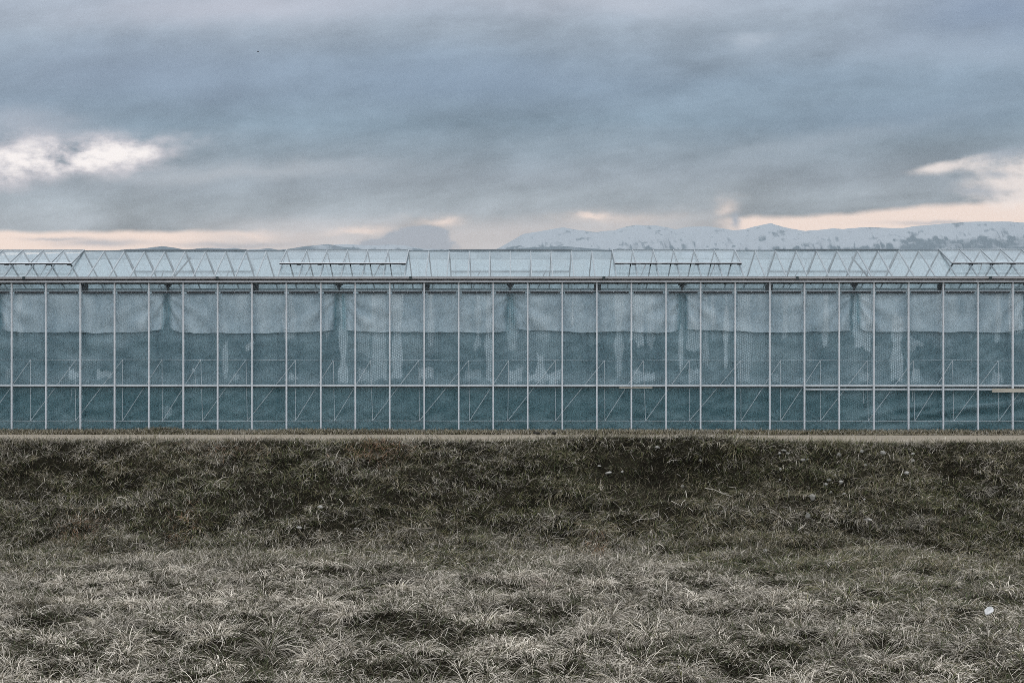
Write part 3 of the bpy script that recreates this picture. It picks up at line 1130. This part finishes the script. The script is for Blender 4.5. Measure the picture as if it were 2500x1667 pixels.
for span in range(3):
    part(MB().box(X0, X1, RY + 4 * span - .022, RY + 4 * span + .022, ZR - .03, ZR + .012), 'ridge_cap', M['roof_bar'])


def vent(xa, side, opened):
    """hinged at the ridge, six panes; opened = how far the lower edge is lifted"""
    v = empty('roof_vent', (xa + 1.5, RY - 40, ZR + .02), GH)
    L = 1.19
    y_lo, z_lo = side * L, -(SL * L) + opened - .02 + .012
    d = Vector((0, y_lo, z_lo)).normalized()
    n = Vector((0, -d.z * side, d.y * side))
    if n.z < 0:
        n = -n
    mb = MB()
    mb.beam((-1.5, 0, 0), (1.5, 0, 0), .03, .02, n, 0)
    mb.beam((-1.5, y_lo, z_lo), (1.5, y_lo, z_lo), .03 if side < 0 else .06, .018 if side < 0 else .034, n, 1 if side < 0 else 0)
    if side < 0:
        mb.beam((-1.51, y_lo - .012, z_lo + .016), (1.51, y_lo - .012, z_lo + .016), .03, .012, n, 2)
    for k in range(7):
        x = -1.5 + .5 * k
        mb.beam((x, 0, 0), (x, y_lo, z_lo), .03 if k in (0, 6) else .02, .03, n)
    mb.build('vent_frame', [M['roof_bar'], M['black'], M['alu']], v)
    for k in range(6):
        x = -1.5 + .5 * k
        MB().add([(x + .012, y_lo, z_lo + .004), (x + .488, y_lo, z_lo + .004), (x + .488, 0, .004), (x + .012, 0, .004)], [(0, 1, 2, 3)]).build('vent_pane', M['roof_glass'], v)
    if side < 0:
        # uneven black strip painting the shadow gap under the lower edge
        mb = MB()
        for k in range(30):
            x = -1.5 + .1 * k
            hh = .006 + .008 * rd.random() + (.014 if k % 5 == 4 else 0)
            mb.box(x, x + .1, y_lo - .006, y_lo + .014, z_lo - .008 - hh, z_lo - .008)
        mb.build('vent_shade_strip', M['black'], v)
    for xx in (-.75, .9):
        ye, ze = side * 1.05, -(SL * 1.05) + opened * .9 - .03
        MB().tube([(xx, ye, ze), (xx - .22, ye + side * .25, ze - .50)], .011, 6).build('vent_strut', M['alu_dull'], v)


for k in (-2, -1, 0, 1):
    vent(2.5 + 8 * k, -1, .135)
for k in (-2, -1, 0, 1, 2):
    vent(-1.5 + 8 * k, 1, .05)
    part(MB().box(-1.5 + 8 * k, 1.5 + 8 * k, RY - .03, RY + .03, ZR + .012, ZR + .032), 'ridge_cap', M['roof_bar'])
# a sloping window brace near the left column and the crossed wind braces under the roof
part(MB().beam((-8.9, 42.1, 3.4), (-7.9, 40.4, 4.1), .03, .03), 'wind_brace', M['roof_bar'])
part(MB().beam((9.4, 42.1, 3.4), (8.4, 40.4, 4.1), .03, .03), 'wind_brace', M['roof_bar'])


# ------------------------------------------------------------------ boards on the wall
def board(name, u0, u1, v0, v1, label):
    xa, xb = ux(u0), ux(u1)
    mb = MB()
    za, zb = zv(v1), zv(v0)
    mb.box(xa, xb, 37.918, 37.944, za, za + (zb - za) * .52)
    mb.box(xa + .004, xb, 37.922, 37.944, za + (zb - za) * .55, zb)
    o = mb.build(name, M['wood'])
    tag(o, label, 'board')
    return o


board('wooden_board', 2420, 2640, 947.4, 956.6, 'weathered wooden board fixed across the glazing bars at the right end')
board('wooden_lath', 1511, 1592, 944.6, 947.0, 'short thin pale lath along the sill rail right of the middle')

# ------------------------------------------------------------------ grass
def blade_arrays(root, az, th0, curl, length, width, col):
    """ribbons of four segments: (N,9,3) verts"""
    N = len(root)
    seg = length / 4.0
    P = [root]
    hx, hy = np.cos(az), np.sin(az)
    p = root.copy()
    for k in range(4):
        th_k = th0 + curl * (k + .5) / 4.0
        s, c = np.sin(th_k), np.cos(th_k)
        p = p + np.stack([hx * s * seg, hy * s * seg, c * seg], 1)
        P.append(p)
    wa = az + np.pi / 2 + RNG.normal(0, .5, N)
    w = np.stack([np.cos(wa), np.sin(wa), RNG.normal(0, .25, N)], 1) * (width / 2)[:, None]
    V = np.empty((N, 9, 3), np.float32)
    for k, f in enumerate((.8, 1.0, .9, .65)):
        V[:, 2 * k] = P[k] - w * f
        V[:, 2 * k + 1] = P[k] + w * f
    V[:, 8] = P[4]
    return V, col


def blades_mesh(name, packs):
    V = np.concatenate([p[0] for p in packs])
    Cc = np.concatenate([p[1] for p in packs])
    N = len(V)
    b = (np.arange(N) * 9)[:, None]
    q = np.concatenate([b + np.array([[0, 1, 3, 2]]), b + np.array([[2, 3, 5, 4]]), b + np.array([[4, 5, 7, 6]])])
    t = b + np.array([[6, 7, 8]])
    me = np_mesh(name, V.reshape(-1, 3), q, t)
    cc = np.repeat(np.concatenate([Cc, np.ones((N, 1))], 1)[:, None, :], 9, 1)
    set_attr(me, 'tint', cc.reshape(-1, 4), 'FLOAT_COLOR')
    return me


def grass_material():
    m, nt, out = new_mat('grass_blades')
    at = nt.nodes.new('ShaderNodeAttribute')
    at.attribute_name = 'tint'
    b = principled(nt, at.outputs['Color'], .7, .08)
    tl = nt.nodes.new('ShaderNodeBsdfTranslucent')
    nt.links.new(at.outputs['Color'], tl.inputs[0])
    mx = nt.nodes.new('ShaderNodeMixShader')
    mx.inputs[0].default_value = .15
    nt.links.new(b.outputs[0], mx.inputs[1])
    nt.links.new(tl.outputs[0], mx.inputs[2])
    nt.links.new(mx.outputs[0], out.inputs[0])
    return m


M['grass'] = grass_material()
STRAW = np.array([(.475, .434, .374), (.375, .340, .286), (.610, .562, .490), (.245, .218, .175), (.530, .484, .415)])
DARK = np.array([(.050, .050, .030), (.075, .066, .046), (.034, .038, .022), (.11, .096, .068), (.060, .070, .032)])
GREEN = np.array([(.078, .094, .036), (.115, .120, .050), (.048, .064, .027), (.155, .147, .072), (.20, .18, .105)])
BROWN = np.array([(.120, .102, .062), (.185, .156, .100), (.270, .234, .164), (.066, .058, .036), (.36, .320, .236)])
RUST = np.array([(.26, .165, .105), (.31, .21, .14), (.22, .14, .09)])


def pick(pal, n):
    return pal[RNG.integers(0, len(pal), n)] * RNG.uniform(.8, 1.2, (n, 1))


def scatter(n, y0, y1, margin=1.6):
    y = np.sqrt(RNG.uniform((y0 + 3) ** 2, (y1 + 3) ** 2, n)) - 3
    half = .315 * y + margin
    x = RNG.uniform(-1, 1, n) * half
    return x, y


def tuft_blades(cx, cy, nb, rad, length, mat_fn, droop=1.0, width=.008, dirbias=None):
    """nb blades for every tuft centre, fountain-like and drooping"""
    n = len(cx)
    tot = int(nb.sum())
    idx = np.repeat(np.arange(n), nb)
    a = RNG.uniform(0, 2 * np.pi, tot)
    if dirbias is not None:
        bx, by = np.cos(dirbias[idx]), np.sin(dirbias[idx])
        a = np.arctan2(np.sin(a) + by * .35, np.cos(a) + bx * .35) + RNG.normal(0, .3, tot)
    rr_ = rad[idx] * np.sqrt(RNG.uniform(0, 1, tot)) * .55
    x = cx[idx] + np.cos(a) * rr_
    y = cy[idx] + np.sin(a) * rr_
    z = height(x, y) - .01
    L = length[idx] * RNG.uniform(.55, 1.25, tot)
    th0 = RNG.uniform(.25, 1.2, tot) + rr_ / rad[idx] * .7
    curl = droop * RNG.uniform(.5, 1.45, tot)
    c = mat_fn(idx, x, y) * np.clip(RNG.normal(1.0, .28, n), .45, 1.5)[idx][:, None]
    return blade_arrays(np.stack([x, y, z], 1), a + RNG.normal(0, .55, tot), th0, curl, L, width * RNG.uniform(.6, 1.3, tot), c)


def flat_blades(n, y0, y1, length, mat_fn, width=.007, lean=(.7, 1.5), keep=None, margin=1.6):
    x, y = scatter(n, y0, y1, margin)
    if keep is not None:
        k = keep(x, y)
        x, y = x[k], y[k]
    n = len(x)
    comb = fbm(x * .45, y * .45, 90, 3) * 4 * np.pi
    a = comb + RNG.normal(0, 1.7, n)
    z = height(x, y) - .005 + RNG.uniform(0, .02, n)
    L = length * RNG.uniform(.5, 1.3, n)
    return blade_arrays(np.stack([x, y, z], 1), a, RNG.uniform(*lean, n), RNG.uniform(-.2, 1.0, n), L, width * RNG.uniform(.6, 1.3, n), mat_fn(None, x, y))


def region_colour(idx, x, y):
    """dead straw in the hollow, dull green and brown on the bank, by large patches"""
    n = len(x)
    straw, green, brown = pick(STRAW, n), pick(GREEN, n), pick(BROWN, n)
    edge = 26.9 + 6.5 * (fbm(x * .40, y * .40, 95, 4, .6) - .5) - 3.0 * sstep(x, 1.5, 6.0)
    deadw = sstep(y, edge + 2.8, edge - 2.2) * (1 - .25 * sstep(x, 2.5, 6.5))
    deadw = np.clip(deadw + .35 * (fbm(x * 1.6, y * 1.6, 96, 2) - .5), 0, 1)
    gp = sstep(fbm(x * .55, y * .6, 97, 3), .38, .62)
    pg = np.where(RNG.random(n) < (.30 + .45 * gp), 1, 0)[:, None]
    bank = green * pg + brown * (1 - pg)
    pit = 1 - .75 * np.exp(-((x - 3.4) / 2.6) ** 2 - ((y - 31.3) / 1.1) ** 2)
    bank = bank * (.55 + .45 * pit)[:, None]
    lite = (RNG.random(n) < pit * (.26 + .36 * sstep(fbm(x * .8, y * 1.0, 131, 3), .48, .68) + .16 * sstep(y, 32.2, 32.8) + .08 * sstep(y, 29.5, 28.2)))[:, None]
    bank = np.where(lite, straw * .78, bank)
    # greener scraps inside the straw too
    gs = (RNG.random(n) < .10 + .18 * sstep(fbm(x * .8, y * .8, 99, 3), .5, .7))[:, None]
    st = np.where(gs, pick(DARK, n), straw)
    out = np.where((RNG.random(n) < deadw)[:, None], st, bank)
    # fallen reddish stems near the crest left of the middle
    for (rx, ry, sx, sy, pr) in RUSTY:
        k = RNG.random(n) < pr * np.exp(-((x - rx) / sx) ** 2 - ((y - ry) / sy) ** 2)
        out = np.where(k[:, None], pick(RUST, n), out)
    vg = (y > 35.5)
    out = np.where(vg[:, None] & (RNG.random(n) < .55)[:, None], pick(BROWN, n) * 1.05, out)
    return out


RUSTY = []
for u, v, su, sv, pr in ((920, 1100, 60, 14, .7), (960, 1070, 70, 10, .6), (560, 1090, 80, 12, .3), (190, 1296, 40, 9, .6), (440, 1296, 35, 8, .5), (1460, 1345, 25, 8, .5)):
    p = on_ground(u, v)
    RUSTY.append((p[0], p[1], su / F * p[1], .5, pr))


def not_path(x, y):
    e0 = 33.35 + .30 * (fbm(x * .7, x * 0, 31, 4) - .5)
    e1 = 35.95 + .25 * (fbm(x * .8, x * 0 + 4, 33, 4) - .5)
    return (y < e0 + RNG.normal(0, .10, len(x))) | (y > e1 - RNG.normal(0, .06, len(x)))


packs = []
# --- hollow of dead grass
cx, cy_ = scatter(2150, 13.5, 30.6)
size = .12 + .24 * RNG.random(len(cx)) ** 2
keep = (fbm(cx * .5, cy_ * .5, 111, 2) > .20) & (RNG.random(len(cx)) < sstep(cy_, 30.6, 27.0))
cx, cy_, size = cx[keep], cy_[keep], size[keep]
dark_colour = lambda idx, x, y: pick(DARK, len(x))
packs.append(flat_blades(110000, 13.5, 29.5, .17, dark_colour, .0080, (.5, 1.5)))
packs.append(tuft_blades(cx, cy_, (RNG.integers(110, 210, len(cx)) * (.5 + size * 2.4)).astype(int), size * .95, .13 + size * .78, region_colour, 1.9, .0074, fbm(cx * .3, cy_ * .3, 115, 2) * 4 * np.pi))
packs.append(flat_blades(60000, 13.5, 29.0, .20, region_colour, .0062, (.8, 1.5)))
# --- bank
thin = lambda x, y: not_path(x, y) & (RNG.random(len(x)) < .45 + 1.0 * sstep(fbm(x * .6, y * .8, 121, 3), .30, .55) - .35 * np.exp(-((x - 3.4) / 3.0) ** 2 - ((y - 30.9) / 1.0) ** 2))
packs.append(flat_blades(95000, 25.0, 33.4, .12, dark_colour, .0085, (.4, 1.4), lambda x, y: not_path(x, y) & (RNG.random(len(x)) < sstep(y, 25.0, 28.6))))
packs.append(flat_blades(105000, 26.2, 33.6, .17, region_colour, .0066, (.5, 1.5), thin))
cx, cy_ = scatter(1700, 26.2, 33.2)
k = thin(cx, cy_)
cx, cy_ = cx[k], cy_[k]
size = .09 + .14 * RNG.random(len(cx)) ** 2
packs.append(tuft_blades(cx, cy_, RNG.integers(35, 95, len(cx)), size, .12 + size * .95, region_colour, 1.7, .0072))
# --- verge in front of the wall
packs.append(flat_blades(62000, 35.4, 38.05, .080, region_colour, .0070, (.3, 1.3), not_path))
cx, cy_ = scatter(520, 35.8, 37.95)
packs.append(tuft_blades(cx, cy_, RNG.integers(14, 34, len(cx)), np.full(len(cx), .09), .06 + .11 * RNG.random(len(cx)) ** 3, region_colour, .9, .007))
# sparse blades on the path edges
cx, cy_ = scatter(240, 33.2, 36.1)
packs.append(tuft_blades(cx, cy_, RNG.integers(5, 16, len(cx)), np.full(len(cx), .05), np.full(len(cx), .05), region_colour, .9, .006))
go = link('grass', blades_mesh('grass', packs), M['grass'])
tag(go, 'matted dead straw grass in the hollow and short dull green grass on the bank', 'grass', kind='stuff')


# ------------------------------------------------------------------ single tussocks one can tell apart
def tussock(u, v, nb, rad, length, pal, label, droop=1.2, width=.009):
    p = on_ground(u, v)
    cxx, cyy = np.array([p[0]]), np.array([p[1]])
    V, c = tuft_blades(cxx, cyy, np.array([nb]), np.array([rad]), np.array([length]), lambda i, x, y: pick(np.concatenate([pal * .9, pal * .9, pal * .55, DARK]), len(x)), droop * 1.25, width * .85)
    V = V - np.array(p, np.float32)[None, None, :]
    o = link('grass_tussock', blades_mesh('grass_tussock', [(V, c)]), M['grass'], None, tuple(p))
    tag(o, label, 'grass tussock', 'grass tussocks')
    return o


MIX = np.concatenate([GREEN, BROWN])
tussock(2028, 1088, 420, .30, .34, MIX, 'dark bushy tussock on the path edge at the right with upright tips', .9)
tussock(1798, 1090, 460, .30, .34, MIX, 'dark rounded tussock overhanging the path right of the middle', 1.2)
tussock(408, 1046, 620, .62, .24, np.concatenate([GREEN, GREEN, BROWN]), 'green low mound of grass against the glass near the left end', 1.0, .007)
tussock(1533, 1047, 220, .24, .24, np.concatenate([BROWN, STRAW * .7]), 'dry tuft against the glazing bar right of the middle', .8, .006)
tussock(1008, 1298, 300, .26, .36, STRAW, 'pale drooping straw tussock low on the bank at the middle', 1.4)
tussock(960, 1305, 160, .2, .30, STRAW * .9, 'flattened straw tussock left of the pale drooping one on the bank', 1.6)
tussock(862, 1140, 200, .18, .30, np.concatenate([BROWN, STRAW * .7]), 'drooping brown tussock beside the rust coloured stems', 1.4)
tussock(2145, 1225, 240, .20, .20, BROWN * 1.25, 'round yellowish tussock among the stones of the right bank', 1.0)
tussock(2250, 1275, 300, .26, .32, STRAW * .85, 'spreading straw tussock low on the right bank', 1.4)
tussock(2395, 1200, 300, .28, .32, STRAW * .8, 'fountain shaped straw tussock on the bank near the right edge', 1.3)
tussock(2395, 1100, 240, .24, .30, np.concatenate([BROWN, STRAW * .7]), 'brown tussock under the path edge near the right edge', 1.3)
tussock(1340, 1430, 330, .24, .40, np.array([(.50, .43, .37), (.44, .38, .33), (.54, .47, .40)]), 'pinkish pale tussock with splayed blades at the middle of the hollow', 1.3)
tussock(655, 1590, 380, .24, .46, STRAW * 1.05, 'tall arching straw tussock near the bottom edge left of the middle', 1.3)
tussock(1165, 1480, 360, .24, .42, STRAW * 1.05, 'thick fountain tussock in the hollow just left of the middle', 1.3)
tussock(1490, 1510, 380, .28, .46, STRAW * 1.05, 'broad sprawling tussock with dark heart right of the middle', 1.3)
tussock(2040, 1600, 360, .22, .44, STRAW, 'arching straw tussock at the bottom right below the white scrap', 1.4)
tussock(80, 1480, 330, .22, .36, np.concatenate([STRAW, BROWN]), 'dark hearted tussock near the left edge', 1.1)


# ------------------------------------------------------------------ stones, twigs, clods, scrap, bird
M['stone'] = mottled('pale_stone', (.20, .19, .175), (.37, .36, .335), 14, .9, bump=.006)
M['stone_dark'] = mottled('grey_stone', (.13, .125, .11), (.25, .24, .215), 14, .9, bump=.006)
M['twig'] = mottled('bleached_twig', (.34, .31, .26), (.52, .49, .43), 20, .9)
M['clod'] = mottled('dark_clod', (.010, .009, .008), (.030, .027, .022), 12, .95, bump=.02)
M['plastic'] = mottled('white_plastic', (.42, .42, .42), (.56, .56, .55), 8, .35)


def rock(name, u, v, wpx, hpx, mat, label, cat, group=None, seed=0, up=.35, lift=.5):
    p = on_ground(u, v + hpx * .3)
    s = p[1] / F
    rx, rz = wpx * s / 2, hpx * s / 2
    bm = bmesh.new()
    bmesh.ops.create_icosphere(bm, subdivisions=3, radius=1)
    rs = random.Random(seed)
    cuts = [(Vector((rs.gauss(0, 1), rs.gauss(0, 1), rs.gauss(0, .8))).normalized(), rs.uniform(.55, .9)) for _ in range(9)]
    for w in bm.verts:
        for n, d in cuts:
            q = w.co.dot(n)
            if q > d:
                w.co -= n * (q - d)
        w.co += Vector((rs.gauss(0, .015), rs.gauss(0, .015), rs.gauss(0, .015)))
        w.co = Vector((w.co.x * rx * 1.15, w.co.y * max(rx, rz) * .9, w.co.z * rz * 1.2))
    me = bpy.data.meshes.new(name)
    bm.to_mesh(me)
    bm.free()
    o = link(name, me, mat, None, (p[0], p[1], p[2] + rz * lift + .02), smooth=False)
    o.rotation_euler = (rs.uniform(-.2, .2), rs.uniform(-.25, .25), rs.uniform(-.4, .4))
    tag(o, label, cat, group)
    return o


def c4(x, y): return 1900 + x / 6.533, 1060 + y / 6.533
def r3(x, y): return 1240 + x / 3.675, 1030 + y / 3.675
def r2(x, y): return 620 + x / 3.675, 1030 + y / 3.675


GS = 'stones scattered on the bank'
stones = [
    (c4(90, 275), 12, 6, 'flat grey stone just under the path left of the dark bushy tussock'),
    (c4(150, 322), 10, 7, 'dull rounded stone below the flat grey stone under the path'),
    (c4(20, 320), 9, 5, 'slanted pale stone sliver leftmost of the upper stone cluster'),
    (c4(395, 428), 13, 7, 'long pale stone lying in the tussock of the upper stone cluster'),
    (c4(465, 420), 7, 6, 'small dull stone beside the long pale one in the upper cluster'),
    (c4(35, 572), 7, 7, 'small round pale stone alone on dark soil under the upper cluster'),
    (c4(25, 742), 5, 4, 'tiny white stone above the green patch on the right bank'),
    (c4(910, 672), 7, 7, 'small dull stone above the round pale stone of the right bank'),
    (c4(815, 742), 11, 6, 'flat dull stone half buried left of the round pale stone'),
    (c4(765, 812), 8, 6, 'small angular stone just below the flat half buried one'),
    (c4(1000, 782), 9, 9, 'round pale stone in the middle of the right bank'),
    (c4(1050, 967), 10, 5, 'short white cylindrical stone below the round pale one'),
    (c4(835, 945), 8, 9, 'dull triangular stone in straw left of the white cylindrical one'),
    (c4(545, 1025), 17, 15, 'largest square grey stone on the right bank'),
    (c4(470, 1315), 12, 13, 'pale cube shaped stone below the largest grey stone'),
    (c4(1425, 1380), 19, 7, 'long bone white stone low on the right bank'),
    (c4(1335, 290), 8, 8, 'bright white stone under the path right of the dark bushy tussock'),
    (c4(1670, 315), 15, 10, 'broad pale stone under the path in the right third'),
    (c4(970, 338), 11, 8, 'grey stone in the shade under the dark bushy tussock'),
    (c4(1390, 507), 9, 5, 'flat pale stone, left of two lying in a row on the upper right bank'),
    (c4(1510, 512), 6, 4, 'small pale stone, right of two lying in a row on the upper right bank'),
    (c4(2050, 637), 14, 9, 'rounded stone behind a curved white twig on the right bank'),
    (c4(2150, 437), 8, 6, 'small stone at the brown tussock near the right edge'),
    (c4(1915, 797), 7, 4, 'flat sliver of stone at the foot of the curved white twig'),
    (c4(2145, 325), 10, 5, 'slanted white sliver of stone beside the shingle scrap near the path'),
    (c4(1375, 1055), 6, 4, 'tiny pale stone on dark soil left of the yellowish tussock'),
    (r3(1340, 235), 13, 6, 'flat pale stone under the crest right of the middle'),
    (r3(905, 466), 16, 6, 'long white stone in the dark scooped hollow of the bank'),
    (r3(1025, 458), 8, 5, 'small white stone right of the long one in the scooped hollow'),
    (r3(820, 405), 9, 4, 'thin white stone at the upper lip of the scooped hollow'),
    (r3(1730, 352), 6, 5, 'small round white stone high in the dark soil right of the hollow'),
    (r3(1565, 590), 10, 10, 'round grey stone alone in the dark soil of the bank'),
    ((1868, 1347), 10, 10, 'round white stone at the foot of the bank right of the middle'),
    (r2(590, 772), 16, 9, 'white domed stone on the left half of the bank'),
    (r2(405, 955), 14, 6, 'flat white stone low on the bank below the domed one'),
    (r2(915, 970), 12, 5, 'flat grey stone in straw at the foot of the bank left of the middle'),
    ((445, 1388), 13, 9, 'lone rounded stone in a dark hole of the straw at the left'),
    ((2106, 1058.5), 5, 3, 'tiny white stone on the far path edge at the right'),
    ((2139, 1327), 8, 5, 'small pale stone at the foot of the right bank among straw'),
    ((2031, 1365), 6, 5, 'small white stone, left of two in a dark gap of the straw'),
    ((2044, 1363), 8, 4, 'small white stone, right of two in a dark gap of the straw'),
]
for i, ((u, v), w, h, lab) in enumerate(stones):
    rock('stone', u, v, w, h, M['stone_dark'] if any(t in lab for t in ('dull', 'grey')) else M['stone'], lab, 'stone', GS, 30 + i)
# clods of dark earth on the near path edge
rock('soil_clod', 1311, 1060, 17, 6, M['clod'], 'long dark clod of earth on the path, left of two', 'soil clod', 'soil clods on the path', 3, lift=.8)
rock('soil_clod', 1352, 1060, 13, 7, M['clod'], 'peaked dark clod of earth on the path, right of two', 'soil clod', 'soil clods on the path', 5, lift=.8)

# white scrap in the straw
p = on_ground(2413, 1532)
bm = bmesh.new()
out_ = [(-.052, -.020), (-.046, -.036), (-.020, -.040), (.030, -.032), (.052, -.010), (.056, .016), (.046, .030), (.010, .036), (-.030, .022)]
f = bm.faces.new([bm.verts.new((x, y, .008 * math.sin(x * 60))) for x, y in out_])
r_ = bmesh.ops.extrude_face_region(bm, geom=[f])
for e in r_['geom']:
    if isinstance(e, bmesh.types.BMVert):
        e.co.z += .012
bmesh.ops.recalc_face_normals(bm, faces=bm.faces)
bmesh.ops.bevel(bm, geom=bm.edges[:], offset=.003, segments=2, affect='EDGES')
me = bpy.data.meshes.new('plastic_scrap')
bm.to_mesh(me); bm.free()
o = link('plastic_scrap', me, M['plastic'], None, (p[0], p[1], p[2] + .21))
o.rotation_euler = (R(48), R(-14), R(14))
o.scale = (1.3, 1.3, 1.3)
tag(o, 'flat white scrap of plastic lying in the straw at the lower right', 'scrap')


def twig(pts, rpx, label, lift=.10):
    P = []
    for (u, v) in pts:
        q = on_ground(u, v)
        P.append(np.array([q[0], q[1] - .05, q[2] + lift]))
    base = P[0].copy()
    s = base[1] / F
    n = len(P)
    o = MB().tube([tuple(q - base) for q in P], [rpx * s * (1 - .5 * i / (n - 1)) for i in range(n)], 6).build('twig', M['twig'], None, tuple(base), True)
    tag(o, label, 'twig', 'bleached twigs on the bank')


def r4(x, y): return 1860 + x / 3.675, 1030 + y / 3.675


twig([r4(318, 1018), r4(350, 995), r4(378, 972), r4(392, 952)], 1.1, 'curved bone white twig at the foot of the right bank')
twig([c4(1945, 745), c4(1968, 700), c4(1982, 650), c4(1980, 625)], 1.0, 'curved white twig standing beside a rounded stone on the right bank')
twig([r3(1465, 755), r3(1510, 778), r3(1550, 800)], .9, 'straight pale twig, upper arm of the v shape in the dark soil')
twig([r3(1550, 800), r3(1565, 765), r3(1595, 742)], .9, 'bent pale twig, right arm of the v shape in the dark soil')
twig([r3(1592, 665), r3(1600, 700), r3(1603, 725)], .9, 'short upright twig above the v shaped pair')
twig([r3(1770, 640), r3(1850, 652), r3(1930, 690), r3(2005, 712)], .9, 'long bleached twig, lower of the tangle in the dark soil')
twig([r3(1890, 640), r3(1905, 675), r3(1980, 690)], .7, 'thin forked twig in the middle of the tangle')
twig([r3(1980, 625), r3(2040, 632), r3(2050, 690)], .7, 'angled twig at the right of the tangle in the dark soil')
twig([r3(1115, 952), r3(1180, 918), r3(1290, 915), r3(1355, 885)], .9, 'long wavy white twig at the foot of the bank right of the middle')
twig([r3(1620, 815), r3(1660, 850)], .8, 'short slanted twig below the v shaped pair')
twig([r2(770, 738), r2(803, 775), r2(765, 825)], .9, 'hook shaped pale straw beside the white domed stone')
twig([r3(1425, 410), r3(1470, 388), r3(1545, 385)], .7, 'thin angled twig under the crest right of the middle')

# small bird far up in the sky
q = at_y(629.8, 126.5, 150)
mb = MB()
mb.tube([(-.085, 0, -.005), (-.05, 0, .002), (0, 0, .006), (.05, 0, .004), (.078, 0, .008), (.095, 0, .006)], [.008, .026, .038, .032, .022, .006], 8)
body = mb.build('bird', M['clod'], None, tuple(q), True)
for sg in (-1, 1):
    wb_ = MB()
    wv_ = [(.03, 0, .01), (-.035, 0, .01), (-.05, .09 * sg, .035), (-.02, .19 * sg, .02), (.01, .10 * sg, .035)]
    wb_.add([(x, y, z + .003) for x, y, z in wv_] + [(x, y, z - .003) for x, y, z in wv_],
            [(0, 1, 2, 3, 4), (9, 8, 7, 6, 5)] + [(i, i + 5, (i + 1) % 5 + 5, (i + 1) % 5) for i in range(5)])
    wb_.build('wing', M['clod'], body)
tag(body, 'tiny dark bird flying in the grey clouds at the upper left', 'bird')

# ------------------------------------------------------------------ evening haze over the plain
HAZE = True
if HAZE:
    m, nt, out = new_mat('haze')
    pv = nt.nodes.new('ShaderNodeVolumePrincipled')
    pv.inputs['Color'].default_value = (.42, .485, .535, 1)
    pv.inputs['Density'].default_value = HAZE_D
    pv.inputs['Anisotropy'].default_value = 0.0
    nt.links.new(pv.outputs[0], out.inputs['Volume'])
    hz = MB().box(-46000, 46000, -46000, 46000, -2.8, HAZE_TOP).build('haze', m)
    tag(hz, 'thin pale evening haze over the plain', 'haze', kind='stuff')
